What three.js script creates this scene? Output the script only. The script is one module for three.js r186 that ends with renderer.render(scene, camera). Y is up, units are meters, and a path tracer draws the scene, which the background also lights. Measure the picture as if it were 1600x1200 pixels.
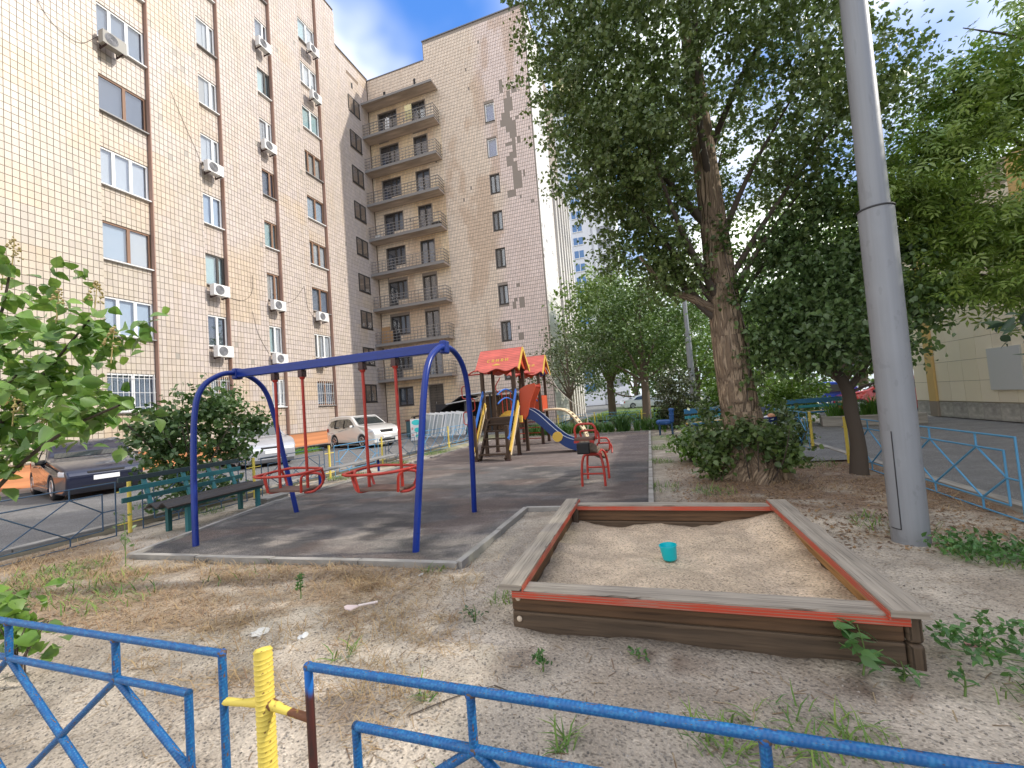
import * as THREE from 'three';
import { mergeGeometries } from 'three/addons/utils/BufferGeometryUtils.js';
import { RoundedBoxGeometry } from 'three/addons/geometries/RoundedBoxGeometry.js';
import { TextGeometry } from 'three/addons/geometries/TextGeometry.js';
import { FontLoader } from 'three/addons/loaders/FontLoader.js';

// ---------------------------------------------------------------- camera, sky, sun, exposure
const V3 = THREE.Vector3, PI = Math.PI;
const scene = new THREE.Scene();
const camera = new THREE.PerspectiveCamera(85.16, 4 / 3, 0.05, 900);
camera.position.set(0, 1.55, 0);
{
  const D = PI / 180, yaw = -17.957 * D, pitch = 2.794 * D, roll = -4.415 * D;
  const f = new V3(Math.sin(yaw) * Math.cos(pitch), Math.sin(pitch), -Math.cos(yaw) * Math.cos(pitch));
  const r0 = new V3(Math.cos(yaw), 0, Math.sin(yaw)), u0 = new V3().crossVectors(r0, f);
  const r = r0.clone().multiplyScalar(Math.cos(roll)).addScaledVector(u0, Math.sin(roll));
  const u = u0.clone().multiplyScalar(Math.cos(roll)).addScaledVector(r0, -Math.sin(roll));
  camera.quaternion.setFromRotationMatrix(new THREE.Matrix4().makeBasis(r, u, f.clone().negate()));
}
camera.updateMatrixWorld(true); camera.updateProjectionMatrix();
const renderer = new THREE.WebGLRenderer({ antialias: true });
renderer.toneMapping = THREE.LinearToneMapping;
renderer.toneMappingExposure = 1.85;
renderer.shadowMap.enabled = true;

function rng(seed) { let a = seed >>> 0; return () => { a = (a + 0x6D2B79F5) | 0; let t = Math.imul(a ^ (a >>> 15), 1 | a); t = (t + Math.imul(t ^ (t >>> 7), 61 | t)) ^ t; return ((t ^ (t >>> 14)) >>> 0) / 4294967296; }; }
const hash2 = (x, y) => { let h = (Math.imul(x | 0, 374761393) + Math.imul(y | 0, 668265263)) | 0; h = Math.imul(h ^ (h >>> 13), 1274126177); return ((h ^ (h >>> 16)) >>> 0) / 4294967296; };
function noise2(x, y, wrap = 0) {
  const xi = Math.floor(x), yi = Math.floor(y), fx = x - xi, fy = y - yi, s = (t) => t * t * (3 - 2 * t);
  const w = (i) => (wrap ? ((i % wrap) + wrap) % wrap : i);
  const a = hash2(w(xi), w(yi)), b = hash2(w(xi + 1), w(yi)), c = hash2(w(xi), w(yi + 1)), d = hash2(w(xi + 1), w(yi + 1));
  const u = s(fx), v = s(fy); return a + (b - a) * u + (c - a) * v + (a - b - c + d) * u * v;
}
const fbm = (x, y, n = 4, wrap = 0) => { let s = 0, a = 0.5, t = 0; for (let i = 0; i < n; i++) { s += a * noise2(x * 2 ** i + i * 17, y * 2 ** i + i * 31, wrap ? wrap * 2 ** i : 0); t += a; a *= 0.5; } return s / t; };
const sstep = (a, b, x) => { const t = Math.min(1, Math.max(0, (x - a) / (b - a))); return t * t * (3 - 2 * t); };
const lerp = (a, b, t) => a + (b - a) * t;

const SUN = new V3(1, 0.68, -0.278).normalize();
{ // summer sky, broken cloud shifted so blue shows ahead and unseen bright cloud lifts shade
  const W = 1024, H = 512, d = new Float32Array(W * H * 4);
  for (let j = 0; j < H; j++) {
    const el = ((j + 0.5) / H - 0.5) * PI, y = Math.sin(el), c = Math.cos(el);
    for (let i = 0; i < W; i++) {
      const az = ((i + 0.5) / W - 0.5) * 2 * PI, x = Math.cos(az) * c, z = Math.sin(az) * c;
      const h = Math.pow(1 - Math.max(0, y), 3.2);
      let R = lerp(0.05, 0.6, h), G = lerp(0.17, 0.66, h), B = lerp(0.5, 0.74, h);
      const sd = Math.max(0, x * SUN.x + y * SUN.y + z * SUN.z), gl = 0.55 * Math.pow(sd, 6) + 1.1 * Math.pow(sd, 40);
      R += gl; G += gl * 0.98; B += gl * 0.92;
      const k = 1 / (Math.max(0, y) + 0.22), n = fbm(x * k * 1.7 + 36.99, z * k * 1.7 + 40.11, 6), n2 = fbm(x * k * 0.6 + 11.097, z * k * 0.6 + 12.033, 3);
      const cl = sstep(0.36, 0.58, n * 0.7 + n2 * 0.3) * 0.88 * sstep(-0.02, 0.1, y), cb = 0.9 + 0.4 * n;
      R = lerp(R, cb, cl); G = lerp(G, cb * 0.985, cl); B = lerp(B, cb * 0.95, cl);
      if (y < 0) { R = 0.4; G = 0.42; B = 0.42; }
      const o = (j * W + i) * 4; d[o] = R; d[o + 1] = G; d[o + 2] = B; d[o + 3] = 1;
    }
  }
  const t = new THREE.DataTexture(d, W, H, THREE.RGBAFormat, THREE.FloatType);
  t.mapping = THREE.EquirectangularReflectionMapping; t.magFilter = THREE.LinearFilter; t.minFilter = THREE.LinearFilter; t.needsUpdate = true;
  scene.background = t; scene.environment = t;
}
const sun = new THREE.DirectionalLight(new THREE.Color(1, 0.93, 0.82), 2.05);
sun.position.copy(SUN).multiplyScalar(120).add(new V3(-5, 0, -15)); sun.target.position.set(-5, 0, -15);
sun.castShadow = true; sun.shadow.mapSize.set(4096, 4096); sun.shadow.radius = 1.2;
Object.assign(sun.shadow.camera, { left: -60, right: 60, top: 60, bottom: -60, near: 1, far: 300 });
scene.add(sun, sun.target);

// ---------------------------------------------------------------- helpers
const used = {};
const numbered = (n) => { used[n] = (used[n] ?? -1) + 1; return used[n] ? `${n}_${String(used[n]).padStart(3, '0')}` : n; };
const sh = (o) => { o.castShadow = true; o.receiveShadow = true; return o; };
function thing(name, label, category, [x, y, z] = [0, 0, 0], turn = 0, group) {
  const o = new THREE.Group(); o.name = numbered(name); scene.add(o); o.position.set(x, y, z); o.rotation.y = turn;
  o.userData = { label, category }; if (group) o.userData.group = group; return o;
}
function tag(o, label, category, group) { Object.assign(o.userData, { label, category }); if (group) o.userData.group = group; return o; }
function part(parent, name, geo, mat, kind) {
  const m = sh(new THREE.Mesh(Array.isArray(geo) ? M(geo) : geo, mat)); m.name = parent === scene ? numbered(name) : name;
  if (kind) m.userData.kind = kind; parent.add(m); return m;
}
const struct = (name, geo, mat) => part(scene, name, geo, mat, 'structure');
function clean(g) { g = g.index ? g.toNonIndexed() : g; for (const k of Object.keys(g.attributes)) if (!['position', 'normal', 'uv'].includes(k)) g.deleteAttribute(k); if (!g.attributes.uv) g.setAttribute('uv', new THREE.BufferAttribute(new Float32Array(g.attributes.position.count * 2), 2)); return g; }
const M = (list) => mergeGeometries(list.map(clean), false);
function uvAlong(g, axis = 'x', s = 1) { // u runs along the grain, in metres
  const p = g.attributes.position, n = g.attributes.normal, uv = new Float32Array(p.count * 2);
  for (let i = 0; i < p.count; i++) {
    const P = { x: p.getX(i), y: p.getY(i), z: p.getZ(i) }, N = { x: Math.abs(n.getX(i)), y: Math.abs(n.getY(i)), z: Math.abs(n.getZ(i)) };
    const o = ['x', 'y', 'z'].filter((k) => k !== axis), v = N[o[0]] > N[o[1]] ? P[o[1]] : P[o[0]];
    uv[2 * i] = P[axis] * s; uv[2 * i + 1] = v * s;
  }
  g.setAttribute('uv', new THREE.BufferAttribute(uv, 2)); return g;
}
const box = (w, h, d, x = 0, y = 0, z = 0, rx = 0, ry = 0, rz = 0) => { const g = new THREE.BoxGeometry(w, h, d); if (rx) g.rotateX(rx); if (rz) g.rotateZ(rz); if (ry) g.rotateY(ry); return g.translate(x, y, z); };
const span = (x0, x1, y0, y1, z0, z1) => box(x1 - x0, y1 - y0, z1 - z0, (x0 + x1) / 2, (y0 + y1) / 2, (z0 + z1) / 2);
const rbox = (w, h, d, r, x = 0, y = 0, z = 0, rx = 0, ry = 0, rz = 0) => { const g = new RoundedBoxGeometry(w, h, d, 2, r); if (rx) g.rotateX(rx); if (rz) g.rotateZ(rz); if (ry) g.rotateY(ry); return g.translate(x, y, z); };
const v = (a) => (a.isVector3 ? a : new V3(...a));
function rod(a, b, r, r2 = r, seg = 10) {
  a = v(a); b = v(b); const L = a.distanceTo(b), g = new THREE.CylinderGeometry(r2, r, L, seg, 1), U = g.attributes.uv; for (let i = 0; i < U.count; i++) U.setY(i, U.getY(i) * L);
  g.applyQuaternion(new THREE.Quaternion().setFromUnitVectors(new V3(0, 1, 0), b.clone().sub(a).divideScalar(L)));
  return g.translate((a.x + b.x) / 2, (a.y + b.y) / 2, (a.z + b.z) / 2);
}
function bar(a, b, w, h) { // a square bar between two points, h measured upwards
  a = v(a); b = v(b); const d = b.clone().sub(a), L = d.length(), g = new THREE.BoxGeometry(w, h, L), m = new THREE.Matrix4();
  const zz = d.divideScalar(L), xx = new V3().crossVectors(Math.abs(zz.y) > 0.99 ? new V3(1, 0, 0) : new V3(0, 1, 0), zz).normalize(), yy = new V3().crossVectors(zz, xx);
  g.applyMatrix4(m.makeBasis(xx, yy, zz)); return g.translate((a.x + b.x) / 2, (a.y + b.y) / 2, (a.z + b.z) / 2);
}
const tube = (pts, r, n = 40, seg = 8, closed = false, k = 0.5) => new THREE.TubeGeometry(new THREE.CatmullRomCurve3(pts.map(v), closed, 'catmullrom', k), n, r, seg, closed);
function limb(pts, radii, n = 12, seg = 7, bump) { // a tapered, bent limb
  const c = new THREE.CatmullRomCurve3(pts.map(v)), fr = c.computeFrenetFrames(n), pos = [], uv = [], idx = [];
  for (let i = 0; i <= n; i++) {
    const t = i / n, P = c.getPoint(t), q = t * (radii.length - 1), k = Math.min(radii.length - 2, Math.floor(q)), R = lerp(radii[k], radii[k + 1], q - k);
    for (let j = 0; j <= seg; j++) {
      const a = (j % seg) / seg * 2 * PI, rr = R * (bump ? bump(a, P.y, t) : 1), X = fr.normals[i].clone().multiplyScalar(Math.cos(a) * rr).addScaledVector(fr.binormals[i], Math.sin(a) * rr).add(P);
      pos.push(X.x, X.y, X.z); uv.push(j / seg * R * 6.28, t * c.getLength());
    }
  }
  for (let i = 0; i < n; i++) for (let j = 0; j < seg; j++) { const a = i * (seg + 1) + j, b = a + seg + 1; idx.push(a, b, a + 1, b, b + 1, a + 1); }
  const g = new THREE.BufferGeometry(); g.setAttribute('position', new THREE.Float32BufferAttribute(pos, 3)); g.setAttribute('uv', new THREE.Float32BufferAttribute(uv, 2)); g.setIndex(idx); g.computeVertexNormals(); return g;
}
function poly(pts, th, mat4) { // a flat outline with thickness
  const s = new THREE.Shape(pts.map((p) => new THREE.Vector2(p[0], p[1]))), g = new THREE.ExtrudeGeometry(s, { depth: th, bevelEnabled: false });
  if (mat4) g.applyMatrix4(mat4); return g;
}
// procedural textures: colour is a multiplier round 1 unless said otherwise
function tex(n, fn, { srgb = true, rep = 1 } = {}) {
  const d = new Uint8Array(n * n * 4), e = (c) => (srgb ? (c <= 0.0031308 ? 12.92 * c : 1.055 * c ** (1 / 2.4) - 0.055) : c);
  for (let j = 0; j < n; j++) for (let i = 0; i < n; i++) {
    let c = fn(i / n, j / n, i, j); if (typeof c === 'number') c = [c, c, c]; const o = (j * n + i) * 4;
    for (let k = 0; k < 3; k++) d[o + k] = Math.max(0, Math.min(255, Math.round(e(Math.max(0, c[k])) * 255))); d[o + 3] = 255;
  }
  const t = new THREE.DataTexture(d, n, n); t.magFilter = THREE.LinearFilter; t.minFilter = THREE.LinearMipmapLinearFilter; t.generateMipmaps = true; t.wrapS = t.wrapT = THREE.RepeatWrapping; t.repeat.set(rep, rep);
  if (srgb) t.colorSpace = THREE.SRGBColorSpace; t.needsUpdate = true; return t;
}
const lin = (r, g, b) => new THREE.Color().setRGB(r, g, b);
const std = (c, rough = 0.7, o = {}) => new THREE.MeshStandardMaterial({ color: Array.isArray(c) ? lin(...c) : c, roughness: rough, ...o });

const T = {};
T.sand = tex(512, (x, y, i, j) => { const g = hash2(i >> 1, j >> 1), g2 = hash2((i + 3 + (j >> 2) % 3) >> 2, (j + 1) / 3 | 0), n = fbm(x * 8, y * 8, 5, 8); let c = 0.5 + 0.3 * (n - 0.5) + 0.16 * (g - 0.5); if (g2 > 0.85) c *= 0.58; if (g2 < 0.06) c *= 1.25; return [c, c * 0.98, c * 0.95]; }, { rep: 0.7 });
T.sandBump = tex(512, (x, y, i, j) => 0.22 * fbm(x * 8, y * 8, 6, 8) + 0.78 * fbm(x * 72, y * 72, 2, 72), { srgb: false, rep: 0.7 });
T.grain = tex(512, (x, y, i, j) => { const g = hash2(i >> 1, j >> 1), n = fbm(x * 6, y * 6, 4, 6); return 0.5 + 0.8 * (g - 0.5) * (0.6 + n) + 0.22 * (n - 0.5); }, { rep: 1 });
T.grainBump = tex(256, (x, y, i, j) => hash2(i >> 1, j >> 1) * 0.7 + 0.3 * hash2(i, j), { srgb: false, rep: 2 });
T.wood = tex(512, (x, y, i, j) => { const w = fbm(x * 2, y * 26, 5, 2), f = fbm(x * 4, y * 90, 3, 4), k = sstep(0.66, 0.72, fbm(x * 3 + 5, y * 40, 3, 3)); const c = 0.5 + 0.4 * (w - 0.5) + 0.25 * (f - 0.5) - 0.16 * k + 0.3 * (fbm(x * 3 + 1, y * 6, 3, 3) - 0.5); return [c, c * 0.99, c * 0.97]; }, { rep: 1 });
T.woodBump = tex(512, (x, y) => 0.6 * fbm(x * 2, y * 26, 5, 2) + 0.4 * fbm(x * 4, y * 90, 3, 4), { srgb: false, rep: 1 });
T.mottle = tex(256, (x, y) => 0.5 + 0.45 * (fbm(x * 5, y * 5, 5, 5) - 0.5), { rep: 1 });
T.mottleBump = tex(256, (x, y) => fbm(x * 8, y * 8, 5, 8), { srgb: false, rep: 1 });
// paint: enamel with chips of rust and old paint
T.blue = tex(512, (x, y) => { const n = fbm(x * 8, y * 8, 5, 8), m = fbm(x * 22 + 3, y * 22, 3, 22), r = sstep(0.645, 0.675, n * 0.5 + m * 0.5), l = sstep(0.45, 0.7, m); return [lerp(lerp(0.004, 0.012, l), 0.12, r), lerp(lerp(0.09, 0.145, l), 0.05, r), lerp(lerp(0.27, 0.34, l), 0.025, r)]; }, { rep: 3 });
T.yellow = tex(256, (x, y) => { const n = fbm(x * 10, y * 10, 4, 10), r = sstep(0.74, 0.78, n); return [lerp(0.74, 0.2, r), lerp(0.58, 0.1, r), lerp(0.1, 0.03, r)]; }, { rep: 3 });
T.rib = tex(64, (x, y, i, j) => 0.5 + 0.5 * Math.sin((y * 4 + Math.abs(x - 0.5) * 2) * 2 * PI), { srgb: false, rep: 1 }); T.rib.repeat.set(1, 22); T.blue.repeat.set(1, 4);
T.bark = tex(512, (x, y) => { const w = fbm(x * 4, y * 2, 3, 4), rid = 1 - Math.abs(2 * fbm(x * 16, y * 2.0, 4, 16) - 1), c = sstep(0.62, 0.95, rid); return [0.42 - 0.2 * c + 0.2 * (w - 0.5), 0.38 - 0.19 * c + 0.18 * (w - 0.5), 0.335 - 0.17 * c + 0.15 * (w - 0.5)]; }, { rep: 1 });
T.barkBump = tex(512, (x, y) => { const rid = 1 - Math.abs(2 * fbm(x * 16, y * 2.0, 4, 16) - 1); return 1 - sstep(0.55, 0.98, rid); }, { srgb: false, rep: 1 });
T.chip = tex(512, (x, y) => { const n = fbm(x * 4, y * 8, 5, 4), k = sstep(0.6, 0.64, n), g = fbm(x * 4, y * 60, 3, 4); return [lerp(0.5, 0.3 * g + 0.12, k), lerp(0.06, 0.25 * g + 0.08, k), lerp(0.026, 0.2 * g + 0.05, k)]; }, { rep: 1.3 });
T.pole = tex(512, (x, y) => { const s = fbm(x * 30, y * 3, 4, 30), n = fbm(x * 6, y * 12, 5, 6), d = sstep(0.7, 0.76, fbm(x * 20 + 5, y * 40, 4, 20)); const c = 0.5 + 0.1 * (s - 0.5) + 0.07 * (n - 0.5) - 0.05 * d; return [c, c, c]; }, { rep: 1 });
T.paint = tex(256, (x, y) => { const n = fbm(x * 5, y * 5, 5, 5), m = fbm(x * 24, y * 24, 3, 24), k = sstep(0.7, 0.74, 0.5 * n + 0.5 * m); const c = 0.5 + 0.22 * (n - 0.5) + 0.1 * (m - 0.5); return [c * (1 - 0.55 * k), c * (1 - 0.5 * k), c * (1 - 0.55 * k)]; }, { rep: 1 }); T.paint.repeat.set(9, 1.5);
T.rim = tex(512, (x, y, i, j) => { const w = fbm(x * 2, y * 26, 5, 2), f = fbm(x * 4, y * 90, 3, 4), c = 0.5 + 0.3 * (w - 0.5) + 0.22 * (f - 0.5) + 0.25 * (fbm(x * 3 + 7, y * 7, 3, 3) - 0.5), k = sstep(0.6, 0.68, fbm(x * 3 + 2, y * 3, 3, 3) * 0.7 + fbm(x * 5, y * 60, 3, 5) * 0.3); const cr = 1 - 0.5 * sstep(0.68, 0.72, fbm(x * 2 + 9, y * 60, 4, 2)); return [lerp(c * 0.66 * cr, 0.42, k * 0.75), lerp(c * 0.57 * cr, 0.12, k * 0.75), lerp(c * 0.46 * cr, 0.07, k * 0.75)]; }, { rep: 0.8 });

const mat = {
  soil: std([2, 2, 2], 0.95, { vertexColors: true, map: T.sand, bumpMap: T.sandBump, bumpScale: 0.012 }),
  mat: std([2, 2, 2], 0.92, { vertexColors: true, map: T.grain, bumpMap: T.grainBump, bumpScale: 0.006 }),
  asphalt: std([0.36, 0.355, 0.35], 0.9, { map: T.grain, bumpMap: T.grainBump, bumpScale: 0.004 }),
  farGround: std([0.34, 0.33, 0.3], 0.95, { map: T.mottle }),
  concrete: std([0.66, 0.62, 0.56], 0.9, { map: T.mottle, bumpMap: T.mottleBump, bumpScale: 0.004 }),
  greyWood: std([1, 1, 1], 0.85, { map: T.rim, bumpMap: T.woodBump, bumpScale: 0.006 }),
  brownWood: std([0.22, 0.12, 0.06], 0.75, { map: T.wood, bumpMap: T.woodBump, bumpScale: 0.005 }),
  darkWood: std([0.11, 0.06, 0.032], 0.7, { map: T.wood, bumpMap: T.woodBump, bumpScale: 0.003 }),
  redPaint: std([1, 1, 1], 0.6, { map: T.chip }),
  ochreWood: std([0.75, 0.42, 0.16], 0.75, { map: T.wood }),
  blueRod: new THREE.MeshStandardMaterial({ map: T.blue, roughness: 0.42, bumpMap: T.rib, bumpScale: 0.0009 }),
  yellowRod: new THREE.MeshStandardMaterial({ map: T.yellow, roughness: 0.5 }),
  paleBlueRod: std([0.09, 0.3, 0.52], 0.5), slateRod: std([0.05, 0.1, 0.16], 0.55),
  swingBlue: std([0.008, 0.052, 0.44], 0.34, { map: T.paint }), swingRed: std([0.86, 0.07, 0.044], 0.4, { map: T.paint }), steelDark: std([0.08, 0.045, 0.04], 0.5, { metalness: 0.3 }),
  bark: std([0.78, 0.64, 0.5], 0.95, { map: T.bark, bumpMap: T.barkBump, bumpScale: 0.04 }), barkDark: std([0.08, 0.062, 0.048], 0.95),
  white: std([0.78, 0.78, 0.76], 0.45), black: std([0.006, 0.006, 0.007], 0.6), rubber: std([0.02, 0.02, 0.021], 0.85),
  frameDark: std([0.055, 0.048, 0.042], 0.6), frameWood: std([0.24, 0.13, 0.075], 0.6),
  metal: std([0.5, 0.5, 0.5], 0.4, { metalness: 0.7 }),
  pane: new THREE.MeshPhysicalMaterial({ color: 0xffffff, transmission: 1, thickness: 0, roughness: 0.02, ior: 1.75 }),
  room: std([0.03, 0.035, 0.045], 0.9),
};
// ---------------------------------------------------------------- ground
const MAT_POLY = [[-6.32, -3.52], [-1.9, -3.74], [-1.82, -5.82], [-0.1, -6.0], [-0.1, -18.0], [-6.85, -18.2], [-6.95, -6.2]];
function inPoly(x, z, P) { let c = false; for (let i = 0, j = P.length - 1; i < P.length; j = i++) { const [xi, zi] = P[i], [xj, zj] = P[j]; if ((zi > z) !== (zj > z) && x < ((xj - xi) * (z - zi)) / (zj - zi) + xi) c = !c; } return c; }
function sheet(x0, x1, z0, z1, step, yFn, cFn) {
  const nx = Math.round((x1 - x0) / step), nz = Math.round((z1 - z0) / step), pos = [], col = [], uv = [], idx = [];
  for (let j = 0; j <= nz; j++) for (let i = 0; i <= nx; i++) {
    const x = lerp(x0, x1, i / nx), z = lerp(z0, z1, j / nz); pos.push(x, yFn(x, z), z); uv.push(x, z); if (cFn) col.push(...cFn(x, z));
  }
  for (let j = 0; j < nz; j++) for (let i = 0; i < nx; i++) { const a = j * (nx + 1) + i, b = a + nx + 1; idx.push(a, b, a + 1, b, b + 1, a + 1); }
  const g = new THREE.BufferGeometry(); g.setAttribute('position', new THREE.Float32BufferAttribute(pos, 3)); g.setAttribute('uv', new THREE.Float32BufferAttribute(uv, 2));
  if (cFn) g.setAttribute('color', new THREE.Float32BufferAttribute(col, 3)); g.setIndex(idx); g.computeVertexNormals(); return g;
}
const mixc = (a, b, t) => a.map((q, i) => lerp(q, b[i], t));
const inSandbox = (x, z) => x > -1.0 && x < 1.16 && z < -2.85 && z > -4.98;
const dryness = (x, z) => { // where dead grass lies: patches of matter seen in the place
  const n = fbm(x * 0.9 + 3, z * 1.6 + 7, 4);
  let d = sstep(0.47, 0.62, n) * sstep(-1.2, -3.0, x) * sstep(-4.6, -3.4, z); // swathes before the mat
  d = Math.max(d, 0.9 * sstep(0.4, 0.55, n) * sstep(-5.6, -6.4, x) * sstep(-4.4, -3.2, z));
  d = Math.max(d, 0.75 * sstep(0.42, 0.6, n) * sstep(0.2, 1.2, x) * sstep(-4.6, -5.6, z) * sstep(-10.5, -9, z));
  return d;
};
function soilY(x, z) {
  if (inPoly(x, z, MAT_POLY)) return -0.05;
  if (inSandbox(x, z)) return -0.06;
  return 0.05 * (fbm(x * 1.1, z * 1.1, 4) - 0.5) + 0.035 * (fbm(x * 5, z * 5, 3) - 0.5);
}
{
  struct('ground', sheet(-260, 260, -330, 120, 10, () => -0.09), mat.farGround);
  const cf = (x, z) => {
    const n = fbm(x * 0.7 + 11, z * 0.7, 4), m = fbm(x * 3 + 2, z * 3 + 5, 3);
    let c = mixc([0.35, 0.305, 0.25], [0.48, 0.42, 0.345], sstep(0.35, 0.65, n));
    c = mixc(c, [0.26, 0.21, 0.16], 0.5 * sstep(0.56, 0.68, m));
    c = mixc(c, [0.31, 0.215, 0.125], 0.6 * dryness(x, z));
    const brown = sstep(0.1, 1.0, x) * sstep(-5.4, -6.3, z) * sstep(-11, -9.5, z); c = mixc(c, [0.21, 0.13, 0.08], 0.85 * brown * sstep(0.25, 0.5, m));
    const heap = Math.exp(-(((x + 0.02) / 0.22) ** 2) - ((z + 2.62) / 0.09) ** 2) + Math.exp(-(((x - 0.95) / 0.2) ** 2) - ((z + 2.58) / 0.1) ** 2) + 0.8 * Math.exp(-(((x + 0.85) / 0.14) ** 2) - ((z + 2.5) / 0.1) ** 2) + 0.7 * Math.exp(-(((x + 1.7) / 0.3) ** 2) - ((z + 1.9) / 0.14) ** 2); c = mixc(c, [0.1, 0.062, 0.04], Math.min(0.9, heap * sstep(0.3, 0.5, fbm(x * 14, z * 14, 3))));
    const green = sstep(-12.5, -14.5, z) * sstep(0.4, 0.55, n); c = mixc(c, [0.16, 0.19, 0.06], 0.6 * green);
    return c;
  };
  struct('soil', sheet(-8.3, 3.7, -21.5, 4, 0.08, soilY, cf), mat.soil);
  // rubber mat with dust, sand trodden in by the swings and reddish granules
  const mf = (x, z) => {
    const n = fbm(x * 1.2, z * 2.4, 4), m = fbm(x * 2.6 + 4, z * 5 + 1, 4);
    let c = mixc([0.075, 0.07, 0.069], [0.13, 0.121, 0.118], sstep(0.3, 0.7, n));
    const red = sstep(0.52, 0.66, fbm(x * 0.8 + 20, z * 1.4, 4)); c = mixc(c, [0.17, 0.11, 0.085], 0.4 * red);
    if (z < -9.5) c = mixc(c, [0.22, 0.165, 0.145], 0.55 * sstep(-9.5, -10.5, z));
    const u1 = Math.exp(-(((x + 3.35) / 0.75) ** 2) - ((z + 4.6) / 0.5) ** 2), u2 = Math.exp(-(((x + 4.95) / 0.6) ** 2) - ((z + 4.35) / 0.45) ** 2), u3 = Math.exp(-(((x + 1.95) / 0.5) ** 2) - ((z + 4.2) / 0.7) ** 2), u4 = Math.exp(-(((x + 1.0) / 0.22) ** 2) - ((z + 7.4) / 1.0) ** 2);
    const dust = Math.min(1, u1 * 1.4 * sstep(0.4, 0.62, m) + u2 * 0.9 * sstep(0.48, 0.66, m) + u3 * 1.2 * sstep(0.3, 0.6, m) + u4 * 1.3 * sstep(0.25, 0.5, m) + 0.35 * sstep(0.6, 0.75, m));
    return mixc(c, [0.42, 0.365, 0.31], 0.66 * dust);
  };
  const g = sheet(-7, -0.04, -18.3, -3.4, 0.07, () => 0, mf), p = g.attributes.position, ix = g.index.array, keep = [];
  for (let i = 0; i < p.count; i++) p.setY(i, 0.028 + 0.006 * (fbm(p.getX(i) * 1.5, p.getZ(i) * 1.5, 3) - 0.5));
  for (let i = 0; i < ix.length; i += 3) { const cx = (p.getX(ix[i]) + p.getX(ix[i + 1]) + p.getX(ix[i + 2])) / 3, cz = (p.getZ(ix[i]) + p.getZ(ix[i + 1]) + p.getZ(ix[i + 2])) / 3; if (inPoly(cx, cz, MAT_POLY.map(([a, b]) => [a, b]))) keep.push(ix[i], ix[i + 1], ix[i + 2]); }
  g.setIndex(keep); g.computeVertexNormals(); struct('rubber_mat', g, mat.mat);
  // concrete edging round the mat, laid in lengths
  const edge = sh(new THREE.Group()); edge.name = 'mat_edging'; edge.userData.kind = 'structure'; scene.add(edge);
  const rnd = rng(5), runs = [[0, 1], [1, 2], [2, 3], [3, 4], [4, 5], [5, 6], [6, 0]];
  for (const [a, b] of runs) {
    const A = new V3(MAT_POLY[a][0], 0, MAT_POLY[a][1]), B = new V3(MAT_POLY[b][0], 0, MAT_POLY[b][1]), n = Math.max(1, Math.round(A.distanceTo(B) / 1.0));
    for (let k = 0; k < n; k++) {
      const P = A.clone().lerp(B, (k + 0.006) / n), Q = A.clone().lerp(B, (k + 0.994) / n); P.y = 0.012 + rnd() * 0.012; Q.y = 0.012 + rnd() * 0.012;
      part(edge, 'edging_stone', uvAlong(bar(P, Q, 0.07, 0.09), 'x'), mat.concrete);
    }
  }
  struct('road', sheet(-19.8, -8.95, -28.4, 12, 1.2, () => -0.045), mat.asphalt);
  struct('yard_paving', sheet(3.75, 9.5, -30, 8, 1.2, () => -0.02), mat.asphalt);
  { const s = sheet(1.6, 3.75, -11.1, -9.4, 0.25, (x, z) => 0.034 + 0.01 * fbm(x * 2, z * 2, 2)); struct('entrance_path', s, mat.asphalt); }
  struct('back_lane', sheet(-18, 26, -28, -21.5, 1.2, () => -0.03), mat.asphalt);
  const kerb = sh(new THREE.Group()); kerb.name = 'road_kerb'; kerb.userData.kind = 'structure'; scene.add(kerb);
  for (let z = 4; z > -20; z -= 1.5) part(kerb, 'kerb_stone', rbox(0.16, 0.16, 1.485, 0.012, -8.86, -0.03, z - 0.75), mat.concrete);
  for (let z = 4; z > -21; z -= 1.5) part(kerb, 'kerb_stone', rbox(0.14, 0.14, 1.485, 0.012, 3.72, -0.01, z - 0.75), mat.concrete);
  const verge = std([0.2, 0.17, 0.11], 0.95, { map: T.mottle });
  struct('verge_soil', sheet(-8.78, -8.3, -21.5, 4, 0.3, () => 0.0), verge);
  struct('footway', span(-19.8, -17.9, -0.05, 0.03, -24, 6), std([0.5, 0.47, 0.42], 0.9, { map: T.mottle }));
  // lawn beyond the lane
  struct('lawn', sheet(-4.5, 30, -60, -28, 1.0, (x, z) => 0.02 + 0.1 * fbm(x * 0.3, z * 0.3, 3)), std([0.22, 0.32, 0.07], 0.95, { map: T.mottle }));
}
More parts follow.
